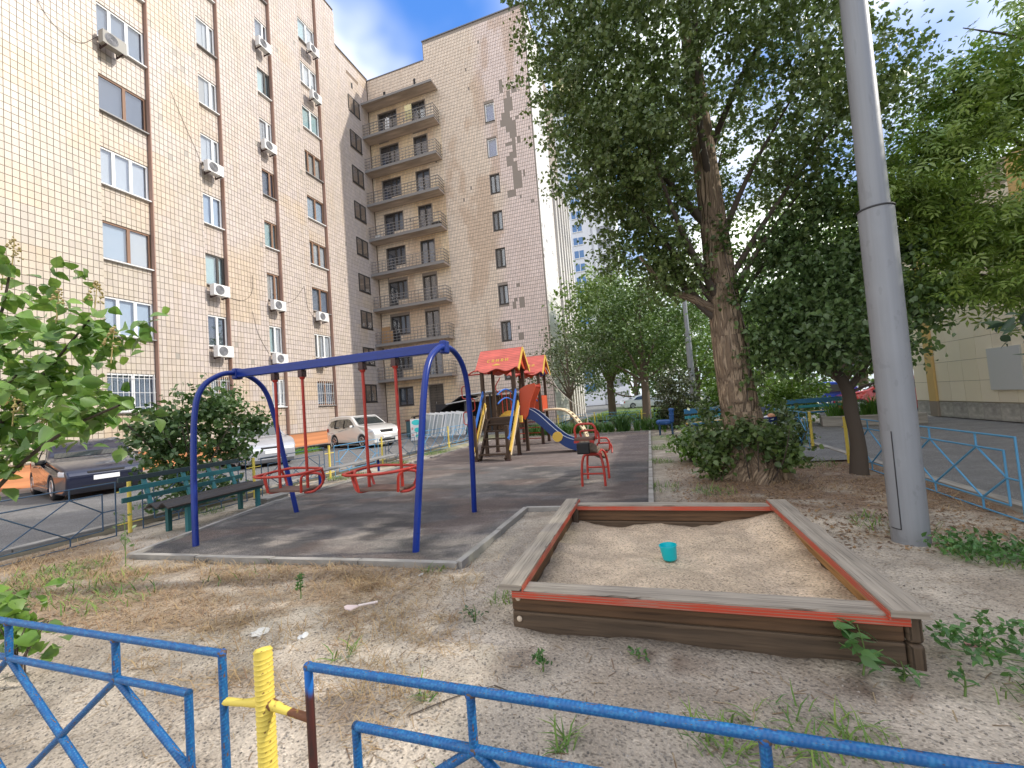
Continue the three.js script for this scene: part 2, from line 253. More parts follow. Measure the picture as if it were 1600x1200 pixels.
// ---------------------------------------------------------------- tiled buildings
const tileGeo = (() => { const g = new THREE.BoxGeometry(1, 1, 1); return g; })();
const tileMat = std([1, 1, 1], 0.42, { bumpMap: T.mottleBump, bumpScale: 0.002 });
const tileMats = {};
function tileField(building, cells, pick) { // cells: {m: Matrix4, c: Color, p: Vector3}; the 'pick' largest in view become single tiles
  const q = new V3();
  if (pick) { for (const t of cells) { q.copy(t.p).project(camera); t.s = Math.abs(q.x) < 1 && Math.abs(q.y) < 1 && q.z < 1 && !t.hide ? 1 / t.p.distanceTo(camera.position) : 0; } cells.sort((a, b) => b.s - a.s); }
  const single = pick ? cells.slice(0, pick) : [], rest = pick ? cells.slice(pick) : cells;
  for (const t of single) {
    const key = [t.c.r, t.c.g, t.c.b].map((x) => Math.round(x * 16)).join();
    const mt = (tileMats[key] ??= std(t.c.toArray(), 0.42, { bumpMap: T.mottleBump, bumpScale: 0.002 }));
    const m = sh(new THREE.Mesh(tileGeo, mt)); m.name = 'wall_tile'; t.m.decompose(m.position, m.quaternion, m.scale); building.add(m);
  }
  const im = sh(new THREE.InstancedMesh(tileGeo, tileMat, rest.length)); im.name = 'wall_tiling'; im.userData.kind = 'stuff';
  rest.forEach((t, i) => { im.setMatrixAt(i, t.m); im.setColorAt(i, t.c); }); building.add(im);
}
const eul = new THREE.Quaternion();
const place = (x, y, z, sx, sy, sz) => new THREE.Matrix4().compose(new V3(x, y, z), eul, new V3(sx, sy, sz));
const curtainOrRoom = [[0.38, 0.42, 0.45], [0.3, 0.38, 0.46], [0.14, 0.18, 0.24], [0.33, 0.34, 0.33], [0.06, 0.08, 0.11], [0.3, 0.44, 0.46]].map((c) => std(c, 0.9));
// a window in a wall that faces +x (axis 'x') or +z: a = along the wall, out = the plane of the glass
function windowUnit(b, axis, plane, a0, a1, y0, y1, o = {}) {
  const S = (u0, u1, v0, v1, d0, d1) => (axis === 'x' ? span(plane + d0, plane + d1, v0, v1, Math.min(u0, u1), Math.max(u0, u1)) : span(Math.min(u0, u1), Math.max(u0, u1), v0, v1, plane + d0, plane + d1));
  const lo = Math.min(a0, a1), hi = Math.max(a0, a1), fr = o.frame ?? mat.white, w = o.w ?? 0.07, mull = o.mull ?? [0.5];
  const f = [S(lo, hi, y0, y0 + w, -0.03, 0.03), S(lo, hi, y1 - w, y1, -0.03, 0.03), S(lo, lo + w, y0 + w, y1 - w, -0.03, 0.03), S(hi - w, hi, y0 + w, y1 - w, -0.03, 0.03)];
  for (const m of mull) { const c = lerp(lo, hi, m); f.push(S(c - w * 0.8, c + w * 0.8, y0 + w, y1 - w, -0.028, 0.034)); }
  const win = part(b, o.name ?? 'window', f, fr);
  const cuts = [lo + w, ...mull.flatMap((m) => [lerp(lo, hi, m) - w * 0.8, lerp(lo, hi, m) + w * 0.8]), hi - w];
  for (let k = 0; k < cuts.length; k += 2) part(win, 'pane', S(cuts[k], cuts[k + 1], y0 + w, y1 - w, -0.004, 0.004), mat.pane);
  part(win, 'curtain_or_room', S(lo + 0.01, hi - 0.01, y0 + 0.01, y1 - 0.01, -0.12, -0.1), o.curtain_or_room ?? curtainOrRoom[2]);  // sheet behind the glass: cloth tones, dark ones painted for the unlit room
  if (o.half) part(win, 'blind', S(lo + w, lerp(lo, hi, 0.5), y0 + w, y1 - w, -0.08, -0.07), o.half);
  if (o.sill !== false) part(win, 'sill', S(lo - 0.02, hi + 0.02, y0 - 0.05, y0 - 0.005, -0.04, o.sillOut ?? 0.12), o.sillMat ?? mat.frameDark);
  if (o.bars) { const g = []; for (let k = 0; k <= 9; k++) { const u = lerp(lo, hi, (k + 0.3) / 9.6); g.push(S(u - 0.008, u + 0.008, y0, y1, 0.07, 0.085)); } for (const t of [0.12, 0.5, 0.88]) g.push(S(lo, hi, lerp(y0, y1, t) - 0.008, lerp(y0, y1, t) + 0.008, 0.086, 0.1)); part(win, 'window_grille', g, mat.white); }
  return win;
}
const COLS = [[-10.48, -12.3], [-14.5, -15.62], [-17.93, -18.97], [-21.25, -22.95]], FX = -19.8, REC = 0.2, F2Z = -28.5;
const ROW0 = 4.0, ROWH = 3.06, WH = 1.56, TW = 0.177, TH = ROWH / 11;
{ // the long block beside the road
  const b = thing('apartment_building', 'long cream tiled apartment block with recessed window strips and orange plinth', 'building', [0, 0, 0]);
  const back = std([0.25, 0.19, 0.14], 0.9), rev = std([0.4, 0.25, 0.19], 0.8), Z1 = 4, Z0 = -24.76, TOP = 31.8, r = rng(11);
  const g = [span(FX - 12, FX - REC - 0.4, 0, TOP, Z0, Z1), span(FX - 12, FX - 0.01, 0, 29.15, F2Z - 1, Z0 - 0.003)];
  const solid = []; let zz = Z1; for (const [a, c] of COLS) { solid.push([a, zz]); zz = c; } solid.push([Z0, zz]);
  for (const [a, c] of solid) g.push(span(FX - REC - 0.4, FX - 0.01, 0.78, TOP, a, c));
  for (const [hi, lo] of COLS) { // spandrels in the recess
    for (let k = 0; k <= 9; k++) { const y1 = k === 9 ? TOP : ROW0 + ROWH * k - WH, y0 = k === 0 ? 0.78 : ROW0 + ROWH * (k - 1); g.push(span(FX - REC - 0.4, FX - REC - 0.01, y0, y1, lo + 0.001, hi - 0.001)); }
  }
  part(b, 'wall', g, back);
  part(b, 'plinth', [span(FX - 0.5, FX + 0.02, 0, 0.77, Z0, Z1)], std([0.72, 0.3, 0.13], 0.85, { map: T.mottle, bumpMap: T.mottleBump, bumpScale: 0.006 })).material.color.setRGB(1.2, 0.5, 0.22);
  part(b, 'parapet_cap', [span(FX - 0.4, FX + 0.05, TOP, TOP + 0.07, Z0, Z1), span(FX - 0.4, FX + 0.05, 29.15, 29.22, F2Z, Z0 - 0.01)], std([0.2, 0.2, 0.21], 0.6));
  for (const [hi, lo] of COLS) part(b, 'recess_edge', span(FX - REC, FX + 0.012, 0.8, TOP - 0.02, lo - 0.025, lo + 0.006), rev);
  const cells = [], spots = new Set();
  for (let k = 0; k < 60; k++) spots.add(`${Math.floor(r() * 165)},${Math.floor(r() * 110)}`);
  const inCol = (z) => COLS.some(([hi, lo]) => z < hi && z > lo);
  const colr = (y, z, i, j) => {
    const n = fbm(z * 0.25, y * 0.22, 3), h = hash2(i * 7 + 3, j * 13 + 1), band = sstep(0.5, 0.6, fbm(z * 0.5 + 9, Math.floor(y / 1.4) * 1.3, 2));
    let c = mixc([0.51, 0.44, 0.35], [0.54, 0.46, 0.4], sstep(0.35, 0.65, n * 0.6 + 0.4 * sstep(-9, -17, z))); c = mixc(c, [0.56, 0.42, 0.26], 0.5 * band * sstep(0.4, 0.65, n)); const run = sstep(0.58, 0.75, fbm(z * 2.2, y * 0.18 + 3, 3)); c = mixc(c, [0.5, 0.4, 0.3], 0.35 * run); const k = 0.91 + 0.16 * h;
    return lin(c[0] * k, c[1] * k, c[2] * k * (0.97 + 0.06 * hash2(j, i)));
  };
  const rows = Math.floor((TOP - 0.8) / TH), nz = Math.floor((Z1 - F2Z) / TW);
  for (let j = 0; j < rows; j++) for (let i = 0; i < nz; i++) {
    const z = Z1 - (i + 0.5) * TW, y = 0.82 + (j + 0.5) * TH; const bare = spots.has(`${i},${j}`);
    if (z < -24.9 && y > 29.0) continue;
    let z0 = z - TW / 2 + 0.008, z1 = z + TW / 2 - 0.008, x = FX + 0.002;
    if (z < -25.2) { const wz = z < -25.95 && z > -27.35, k = (29.0 - y) / 2.8; if (wz && y < 28.2 && ((26.25 - y) % 2.8 + 2.8) % 2.8 < 1.35 && y > 1.9) continue; }
    else {
      const rc = COLS.find(([hi, lo]) => z < hi && z > lo);
      if (rc) { x -= REC; z0 = Math.max(z0, rc[1] + 0.02); z1 = Math.min(z1, rc[0]); const k = Math.floor((y - (ROW0 - WH) + TH * 0.45) / ROWH), dy = y - (ROW0 - WH + ROWH * k); if (k >= 0 && k <= 8 && dy > -TH * 0.45 && dy < WH + TH * 0.45) { // trim to the opening
          let lo = y - TH / 2 + 0.013, up = y + TH / 2 - 0.013; const W0 = ROW0 - WH + ROWH * k, W1 = W0 + WH; if (dy > WH / 2) lo = Math.max(lo, W1 + 0.01); else up = Math.min(up, W0 - 0.01); if (up - lo < 0.05) continue; cells.push({ m: place(x, (lo + up) / 2, (z0 + z1) / 2, 0.018, up - lo, z1 - z0), c: colr(y, z, i, j), p: new V3(x, y, z) }); continue; } }
      else { for (const [hi, lo] of COLS) { if (z0 < hi && z1 > hi) z0 = hi; if (z1 > lo - 0.03 && z0 < lo - 0.03) z1 = lo - 0.032; } if (z1 - z0 < 0.02) continue; }
    }
    cells.push({ m: place(x - (bare ? 0.006 : 0), y, (z0 + z1) / 2, 0.018, TH - 0.02, z1 - z0), c: bare ? lin(0.36, 0.32, 0.27) : colr(y, z, i, j), p: new V3(x, y, z), hide: false });
  }
  tileField(b, cells, 300);
  // windows
  const sillGrey = std([0.3, 0.29, 0.28], 0.5), woodF = mat.frameWood, wf = [mat.white, mat.white, woodF, mat.frameDark, mat.white, woodF];
  COLS.forEach(([hi, lo], c) => {
    for (let k = 0; k <= 8; k++) {
      const y0 = ROW0 - WH + ROWH * k, wide = hi - lo > 1.4, s = Math.floor(r() * 6);
      const f = c === 0 ? [mat.white, mat.white, woodF, mat.white, mat.frameWood, mat.white][k % 6] : c === 3 && (k === 4 || k === 5 || k === 3) ? woodF : wf[s];
      windowUnit(b, 'x', FX - REC - 0.06, lo + 0.02, hi - 0.01, y0, y0 + WH, { frame: f, mull: wide ? (k % 2 ? [0.36, 0.7] : [0.45]) : r() > 0.4 ? [0.45] : [0.3], curtain_or_room: curtainOrRoom[Math.floor(r() * 6)], half: r() > 0.72 ? curtainOrRoom[0] : null, bars: k === 0, sillOut: 0.22, sillMat: r() > 0.6 ? mat.white : sillGrey });
    }
  });
  for (let k = 0; k < 10; k++) { const y1 = 26.25 - 2.8 * k; if (y1 < 1.5) break; windowUnit(b, 'x', FX - 0.0, -27.3, -25.98, y1 - 1.3, y1, { frame: mat.frameDark, curtain_or_room: curtainOrRoom[k % 2 ? 2 : 4], sillOut: 0.06 }); }
  part(b, 'vent_opening', span(FX - 0.1, FX + 0.014, 27.0, 27.45, -26.6, -26.4), mat.black);
}
{ // the wing across the yard, its face to the camera
  const b = thing('apartment_wing', 'shaded pinkish tiled wing with a stack of balconies and missing tiles', 'building', [0, 0, 0]);
  const back = std([0.3, 0.255, 0.215], 0.9), X0 = FX + 0.012, XS = -14.5, X1 = -6.15, r = rng(21), tw = 0.13, th = 0.2545;
  const holes = []; // window and door openings: x0,x1,y0,y1
  const slabs = [23.5, 20.72, 17.94, 15.14, 12.36, 9.58, 6.8, 4.02];
  for (const s of slabs) { holes.push([-18.95, -18.15, s + 0.14, s + 2.42], [-18.15, -17.25, s + 0.95, s + 2.42], [-15.85, -14.67, s + 0.14, s + 2.42]); }
  holes.push([-18.65, -17.35, 2.1, 3.52], [-15.93, -14.74, 0.9, 3.5]);
  for (const t of [24.0, 21.28, 18.54, 15.75, 13.0, 10.25, 7.57, 4.8]) holes.push([-9.72, -8.97, t - 1.4, t]);
  // backing wall cut round the openings, in vertical strips
  const xs = [...new Set([X0, XS, X1, ...holes.flatMap((h) => [h[0], h[1]])])].sort((a, c) => a - c), g = [];
  for (let i = 0; i + 1 < xs.length; i++) {
    const a = xs[i], c = xs[i + 1], mid = (a + c) / 2, top = mid < XS ? 29.0 : 30.55, hs = holes.filter((h) => mid > h[0] && mid < h[1]).sort((p, q) => p[2] - q[2]); let y = 0;
    for (const h of hs) { if (h[2] > y) g.push(span(a, c, y, h[2], F2Z - 0.35, F2Z - 0.01)); y = h[3]; } g.push(span(a, c, y, top, F2Z - 0.35, F2Z - 0.01));
  }
  g.push(span(X0, X1, 0, 29.0, F2Z - 9, F2Z - 0.85), span(XS, X1, 29, 30.55, F2Z - 5, F2Z - 0.36)); part(b, 'wall', g, back);
  part(b, 'end_wall', span(X1 - 0.02, X1 + 0.0, 0, 30.5, -33.5, F2Z - 0.012), std([0.5, 0.45, 0.38], 0.9));
  part(b, 'parapet_cap', [span(X0, XS - 0.05, 29.0, 29.08, F2Z - 0.35, F2Z + 0.05), span(XS - 0.05, X1 + 0.05, 30.55, 30.63, F2Z - 0.35, F2Z + 0.05), span(X1 - 0.3, X1 + 0.05, 30.55, 30.63, -33.5, F2Z - 0.36)], std([0.16, 0.16, 0.17], 0.6));
  const gaps = [[-8.46, -8.24, 24.5, 25.5], [-8.0, -7.7, 24.1, 24.35], [-7.55, -7.15, 24.3, 24.6], [-8.2, -7.57, 22.9, 23.77], [-8.45, -7.75, 22.3, 22.95], [-8.55, -7.65, 21.95, 22.3], [-8.15, -7.4, 21.45, 22.0], [-7.9, -7.4, 21.0, 21.5], [-7.85, -7.6, 19.4, 21.0], [-8.3, -7.8, 20.3, 20.65], [-7.45, -7.15, 20.4, 20.85], [-8.1, -7.6, 19.6, 19.9], [-8.35, -7.75, 19.0, 19.5], [-8.0, -7.55, 17.9, 19.1], [-7.95, -7.35, 17.0, 18.2], [-8.4, -7.8, 16.6, 17.1], [-6.75, -6.5, 15.8, 16.05], [-8.25, -7.84, 8.4, 9.0], [-8.7, -8.4, 8.55, 8.85], [-8.55, -8.3, 8.85, 9.1], [-8.3, -8.1, 9.95, 10.2], [-8.5, -8.3, 6.8, 7.05], [-8.5, -8.1, 6.2, 6.45], [-7.2, -7.0, 17.9, 18.15], [-7.4, -7.2, 22.2, 22.4]];
  const cells = [], nx = Math.floor((X1 - X0) / tw), ny = Math.floor(30.5 / th);
  for (let i = 0; i < nx; i++) for (let j = 0; j < ny; j++) {
    const x = X0 + 0.02 + (i + 0.5) * tw, y = (j + 0.5) * th; if (x < XS && y > 28.95) continue;
    if (holes.some((h) => x > h[0] - 0.05 && x < h[1] + 0.05 && y > h[2] - 0.1 && y < h[3] + 0.1)) continue;
    if (gaps.some((h) => x > h[0] && x < h[1] && y > h[2] - 0.05 && y < h[3] + 0.05) || hash2(i * 3 + 1, j * 5 + 2) > 0.9985) continue;
    const inB = x < -13.45 && y < 26.4, n = fbm(x * 0.35 + 4, y * 0.3, 3), st = sstep(0.52, 0.66, fbm(x * 0.8, y * 0.35 + 6, 4));
    let c = inB ? mixc([0.82, 0.64, 0.41], [0.82, 0.68, 0.52], sstep(0.35, 0.65, n)) : mixc([0.8, 0.66, 0.52], [0.82, 0.67, 0.6], sstep(-10.2, -8.6, x + 3 * (n - 0.5)));
    c = mixc(c, [0.52, 0.33, 0.19], 0.45 * st * (y > 24 || x < -8.9 ? 1 : 0.15)); const k = 0.92 + 0.16 * hash2(i, j * 3);
    cells.push({ m: place(x, y, F2Z, tw - 0.026, th - 0.03, 0.02), c: lin(c[0] * k, c[1] * k, c[2] * k), p: new V3(x, y, F2Z) });
  }
  { // sunlit end wall
    const n2 = Math.floor(5 / tw); for (let i = 0; i < n2; i++) for (let j = 0; j < ny; j++) { const z = F2Z - (i + 0.5) * tw, y = (j + 0.5) * th, k = 0.94 + 0.1 * hash2(i + 90, j); if (hash2(i, j + 40) > 0.985) continue; cells.push({ m: place(X1 + 0.004, y, z, 0.02, th - 0.016, tw - 0.012), c: lin(0.78 * k, 0.74 * k, 0.68 * k), p: new V3(X1, y, z) }); }
  }
  tileField(b, cells, 0);
  // doors and windows behind the balconies
  const D = mat.frameDark;
  for (const s of slabs) {
    windowUnit(b, 'z', F2Z - 0.16, -18.15, -17.26, s + 0.95, s + 2.42, { frame: D, mull: [0.5], curtain_or_room: curtainOrRoom[r() > 0.5 ? 2 : 4], sillOut: 0.16 });
    windowUnit(b, 'z', F2Z - 0.16, -18.94, -18.17, s + 0.14, s + 2.42, { name: 'balcony_door', frame: D, mull: [], curtain_or_room: mat.room, sill: false });
    windowUnit(b, 'z', F2Z - 0.16, -15.84, -14.68, s + 0.14, s + 2.42, { name: 'balcony_door', frame: D, mull: [0.5], curtain_or_room: curtainOrRoom[r() > 0.6 ? 2 : 4], sill: false });
  }
  windowUnit(b, 'z', F2Z - 0.12, -18.64, -17.36, 2.12, 3.5, { frame: D, curtain_or_room: curtainOrRoom[4], sillOut: 0.16 });
  { const d = part(b, 'door', [span(-15.92, -15.345, 0.9, 3.48, F2Z - 0.14, F2Z - 0.09), span(-15.325, -14.75, 0.9, 3.48, F2Z - 0.14, F2Z - 0.09)], std([0.2, 0.17, 0.14], 0.8, { map: T.wood })); part(d, 'door_handle', rod([-15.42, 2.05, F2Z - 0.09], [-15.42, 2.2, F2Z - 0.09], 0.015), mat.metal); }
  const blue = std([0.02, 0.05, 0.2], 0.6);
  [24.0, 21.28, 18.54, 15.75, 13.0, 10.25, 7.57, 4.8].forEach((t, k) => windowUnit(b, 'z', F2Z - 0.1, -9.71, -8.98, t - 1.39, t - 0.01, { frame: k < 2 ? mat.white : D, mull: k < 2 ? [] : [0.5], curtain_or_room: k < 2 ? blue : curtainOrRoom[k % 2 ? 2 : 4], sillOut: 0.12 }));
  for (const [x, y] of [[-18.2, 27.35], [-15.4, 27.55]]) part(b, 'vent_opening', span(x - 0.1, x + 0.1, y - 0.3, y + 0.3, F2Z - 0.1, F2Z + 0.013), mat.black);
  // balconies
  const slabM = std([0.42, 0.34, 0.28], 0.9, { map: T.mottle, bumpMap: T.mottleBump, bumpScale: 0.01 }); slabM.color.setRGB(0.95, 0.78, 0.64);
  const railM = std([0.24, 0.225, 0.21], 0.6), ZF = F2Z + 1.0, XB = -13.45;
  for (const s of [...slabs, 26.3]) {
    const top = s > 26, bal = part(b, top ? 'canopy_slab' : 'balcony', span(X0 + 0.003, XB, s, s + 0.13, F2Z + 0.012, ZF), slabM);
    part(bal, 'slab_edge', [span(X0 + 0.003, XB + 0.012, s - 0.02, s + 0.16, ZF + 0.001, ZF + 0.03)], railM);
    if (top) continue;
    const q = []; for (const h of [1.1, 0.86, 0.62, 0.4, 0.2]) q.push(span(X0 + 0.01, XB, s + h - 0.018, s + h + 0.018, ZF - 0.04, ZF - 0.005), span(XB - 0.035, XB, s + h - 0.018, s + h + 0.018, F2Z + 0.02, ZF - 0.041));
    for (let x = X0 + 0.12; x < XB; x += 0.3) q.push(span(x - 0.01, x + 0.01, s + 0.1, s + 1.1, ZF - 0.062, ZF - 0.042)); for (let z = F2Z + 0.15; z < ZF; z += 0.3) q.push(span(XB - 0.055, XB - 0.037, s + 0.1, s + 1.1, z - 0.01, z + 0.01));
    part(bal, 'railing', q, railM);
  }
}
{ // lower block behind, its sunlit ribbed face turned to the right
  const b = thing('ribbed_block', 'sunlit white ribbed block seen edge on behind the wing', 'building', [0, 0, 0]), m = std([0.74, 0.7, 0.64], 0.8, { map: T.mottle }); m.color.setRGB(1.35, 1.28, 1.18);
  part(b, 'wall', [span(-14, -6.2, 0, 20.6, -41.4, -33.52)], m);
  for (let k = 0; k < 6; k++) part(b, 'rib', span(-6.199, -5.95, 0, 20.6, -34.2 - k * 1.35, -33.75 - k * 1.35), m);
  for (let k = 0; k < 5; k++) for (let j = 0; j < 6; j++) windowUnit(b, 'x', -6.14, -34.3 - k * 1.35, -35.0 - k * 1.35, 2.2 + j * 2.8, 3.6 + j * 2.8, { frame: mat.frameDark, curtain_or_room: curtainOrRoom[4], mull: [], sill: false });
  part(b, 'parapet_cap', span(-14, -5.92, 20.6, 20.68, -41.4, -33.55), std([0.3, 0.3, 0.3], 0.6));
}
{ // white high rise far behind
  const b = thing('tower_block', 'tall pale white tower block far behind the poplar', 'building', [0, 0, -90]), m = std([0.74, 0.75, 0.78], 0.8), ye = std([0.7, 0.62, 0.36], 0.8), wm = std([0.08, 0.2, 0.42], 0.15);
  part(b, 'wall', [span(-17.5, -8.2, 0, 66, -14, 0), span(-8.2, -3.5, 0, 52, -12, 1.6)], m); part(b, 'upper_storey', [span(-14.2, -8, 66, 72.5, -12, 0.5)], ye); part(b, 'cornice', [span(-17.8, -8, 65.6, 66.2, -14, 0.7), span(-8.4, -3.2, 51.8, 52.4, -12, 2.2), span(-14.4, -7.8, 72.5, 73, -12, 0.9)], m);
  for (let j = 0; j < 22; j++) for (const [x0, x1] of [[-16.4, -15.2], [-12.6, -10.6]]) { const y = 3 + j * 2.9; const w = part(b, 'window', span(x0, x1, y, y + 1.6, 0.0, 0.06), wm); part(w, 'frame', [span((x0 + x1) / 2 - 0.06, (x0 + x1) / 2 + 0.06, y, y + 1.6, 0.06, 0.1), span(x0 - 0.1, x1 + 0.1, y - 0.14, y, 0, 0.16)], mat.white); }
  for (let j = 0; j < 17; j++) { const y = 2.4 + j * 2.9; part(b, 'loggia', span(-7.4, -4.4, y + 1.1, y + 2.6, 1.5, 1.64), std([0.3, 0.31, 0.34], 0.7)); part(b, 'loggia_parapet', span(-7.5, -4.3, y, y + 1.08, 1.6, 2.1), m); }
  part(b, 'pilaster', [span(-14.3, -13.8, 0, 65.6, 0, 0.5), span(-9.3, -8.8, 0, 65.6, 0, 0.5)], m);
}
{ // cream clad building to the right
  const X = 9.5, b = thing('clad_building', 'cream stone clad building with ochre pilasters and grey plinth', 'building', [0, 0, 0]), r = rng(31), TOPY = 7.0;
  part(b, 'wall', [span(X + 0.02, X + 10, 0, TOPY, -19.6, 9), span(X + 0.02, X + 10, TOPY, TOPY + 0.15, -19.7, 9)], std([0.36, 0.31, 0.23], 0.9));
  const cm = [[0.74, 0.66, 0.5], [0.71, 0.63, 0.49], [0.76, 0.68, 0.53]].map((c) => std(c, 0.55)), pm = [[0.44, 0.42, 0.38], [0.4, 0.38, 0.35]].map((c) => std(c, 0.7, { map: T.mottle }));
  for (const m of pm) m.color.multiplyScalar(1.9); for (const m of cm) m.color.multiplyScalar(1.1);
  const piers = [-18.55, -14.2, -9.6]; const rest = [];
  const add = (nm, m, y0, y1, z0, z1) => { const g = span(X - 0.005, X + 0.03, y0 + 0.006, y1 - 0.006, z0 + 0.006, z1 - 0.006); if (z1 < -12 && y0 < 7) part(b, nm, g, m); else rest.push(g); };
  let prev = -19.6; for (const p of [...piers, 9]) { const a = prev, c = p === 9 ? 9 : p - 0.2, n = Math.max(1, Math.round((c - a) / 0.62)); for (let i = 0; i < n; i++) { const z0 = lerp(a, c, i / n), z1 = lerp(a, c, (i + 1) / n); add('plinth_slab', pm[(i * 7) % 2], 0, 0.52, z0, z1); for (let j = 0; j < 9; j++) add('stone_slab', cm[Math.floor(r() * 3)], 0.54 + j * 0.655, 0.54 + (j + 1) * 0.655, z0, z1); } prev = p + 0.2; }
  part(b, 'stone_cladding', rest, cm[0], 'stuff');
  for (const p of piers) { part(b, 'pilaster', span(X - 0.07, X + 0.03, 0.53, TOPY, p - 0.19, p + 0.19), std([0.62, 0.42, 0.16], 0.7)); part(b, 'pilaster_base', span(X - 0.075, X + 0.03, 0, 0.525, p - 0.195, p + 0.195), std([0.3, 0.25, 0.2], 0.8)); }
  part(b, 'shutter', span(X - 0.05, X + 0.02, 0.9, 2.1, -15.9, -14.75), std([0.55, 0.56, 0.55], 0.6));
}
// ---------------------------------------------------------------- foliage
function leafGeo(w, l, fold = 0.12, curl = 0.1) { // one leaf: base at the origin, tip along +y, folded on its midrib
  const P = [[0, 0, 0], [-w * 0.42, l * 0.22, fold * w], [-w * 0.5, l * 0.42, fold * w * 1.1], [-w * 0.3, l * 0.72, fold * w * 0.6 - curl * l * 0.3], [0, l, -curl * l], [w * 0.3, l * 0.72, fold * w * 0.6 - curl * l * 0.3], [w * 0.5, l * 0.42, fold * w * 1.1], [w * 0.42, l * 0.22, fold * w], [0, l * 0.5, -curl * l * 0.1]];
  const g = new THREE.BufferGeometry(); g.setAttribute('position', new THREE.Float32BufferAttribute(P.flat(), 3)); const idx = []; for (let i = 0; i < 8; i++) idx.push(8, (i + 1) % 8, i); g.setIndex(idx); g.computeVertexNormals(); return g;
}
function smallLeaf(w, l) { const g = new THREE.BufferGeometry(); g.setAttribute('position', new THREE.Float32BufferAttribute([0, 0, 0, -w / 2, l * 0.4, w * 0.15, 0, l, -l * 0.08, w / 2, l * 0.4, w * 0.15], 3)); g.setIndex([0, 2, 1, 0, 3, 2]); g.computeVertexNormals(); return g; }
function ashLeaf(l) { // a spray of five narrow leaflets
  const gs = []; for (const [a, y] of [[-1.1, 0.25], [1.1, 0.25], [-0.9, 0.55], [0.9, 0.55], [0, 0.75]]) { const q = smallLeaf(l * 0.2, l * 0.55); q.rotateZ(a); q.translate(0, y * l, 0); gs.push(q); } return M(gs);
}
const leafMat = () => new THREE.MeshPhysicalMaterial({ color: 0xffffff, roughness: 0.48, transmission: 0.5, thickness: 0, side: THREE.DoubleSide });
const LM = leafMat();
function crown(parent, name, geo, lobes, seed, o = {}) { // lobes: [x,y,z, rx,ry,rz, count]; leaves gather on twigs
  const r = rng(seed), gs = () => (r() + r() + r() - 1.5) * 1.1, total = lobes.reduce((s, l) => s + l[6], 0);
  const im = sh(new THREE.InstancedMesh(geo, LM, total)); im.name = name; im.userData.kind = 'stuff';
  const m = new THREE.Matrix4(), q = new THREE.Quaternion(), p = new V3(), s = new V3(), n = new V3(), up = new V3(), t = new V3(), c = new THREE.Color(), base = o.color ?? [0.075, 0.13, 0.03], hi = o.color2 ?? [0.13, 0.2, 0.035];
  let k = 0;
  for (const [x, y, z, rx, ry, rz, cnt] of lobes) {
    const per = o.per ?? 14, clumps = Math.ceil(cnt / per); let left = cnt;
    for (let a = 0; a < clumps; a++) {
      n.set(gs(), gs(), gs()).normalize(); const rad = Math.pow(r(), o.shell ?? 0.45); const cx = x + n.x * rx * rad, cy = y + n.y * ry * rad, cz = z + n.z * rz * rad, tone = r(), cr = (o.clump ?? 0.22) * (0.6 + r() * 0.8);
      const tw = new V3(n.x + gs() * 0.5, n.y * 0.6 + gs() * 0.4 + (o.lift ?? 0.1), n.z + gs() * 0.5).normalize();
      for (let b = 0; b < per && left > 0; b++, left--) {
        const al = (r() - 0.5) * 2 * cr * 1.6; p.set(cx + tw.x * al + gs() * cr * 0.45, cy + tw.y * al + gs() * cr * 0.4, cz + tw.z * al + gs() * cr * 0.45);
        up.set(gs(), gs() * 0.7 - (o.droop ?? 0.35), gs()).normalize(); t.set(gs() * 0.9, 0.8 + gs(), gs() * 0.9); const X = new V3().crossVectors(up, t).normalize(), Z = new V3().crossVectors(X, up);
        q.setFromRotationMatrix(m.makeBasis(X, up, Z)); s.setScalar(0.7 + r() * 0.6); im.setMatrixAt(k, new THREE.Matrix4().compose(p, q, s));
        const h = 0.35 * tone + 0.65 * r(), v1 = 0.8 + 0.4 * r(); c.setRGB(lerp(base[0], hi[0], h) * v1, lerp(base[1], hi[1], h) * v1, lerp(base[2], hi[2], h) * v1); im.setColorAt(k, c); k++;
      }
    }
  }
  parent.add(im); return im;
}
const barkBump = (k, deep) => (a, y) => { const n = fbm(Math.cos(a) * 2.2 * k + 7, Math.sin(a) * 2.2 * k + y * 0.55, 4), rid = Math.abs(Math.sin(a * 9 * k + 5 * fbm(Math.cos(a) * 2, y * 1.1 + Math.sin(a) * 2, 3))); return 1 + deep * (rid - 0.5) + deep * 1.4 * (n - 0.5); };
function tree(name, label, [x, z], trunkPts, radii, limbs, lobes, o) { // points are relative to the base
  const t = thing(name, label, 'tree', [x, 0, z], 0, o.group);
  part(t, 'trunk', limb(trunkPts, radii, o.tn ?? 14, o.ts ?? 9, o.bump), o.bark ?? mat.barkDark);
  for (const [pts, r0, r1] of limbs) part(t, 'limb', limb(pts, [r0, (r0 + r1) / 2, r1], 10, 6), o.limbBark ?? mat.barkDark);
  crown(t, 'crown', o.leaf, lobes, o.seed, o); return t;
}
const rel = (pts, x, z) => pts.map(([a, b, c]) => [a - x, b, c - z]);
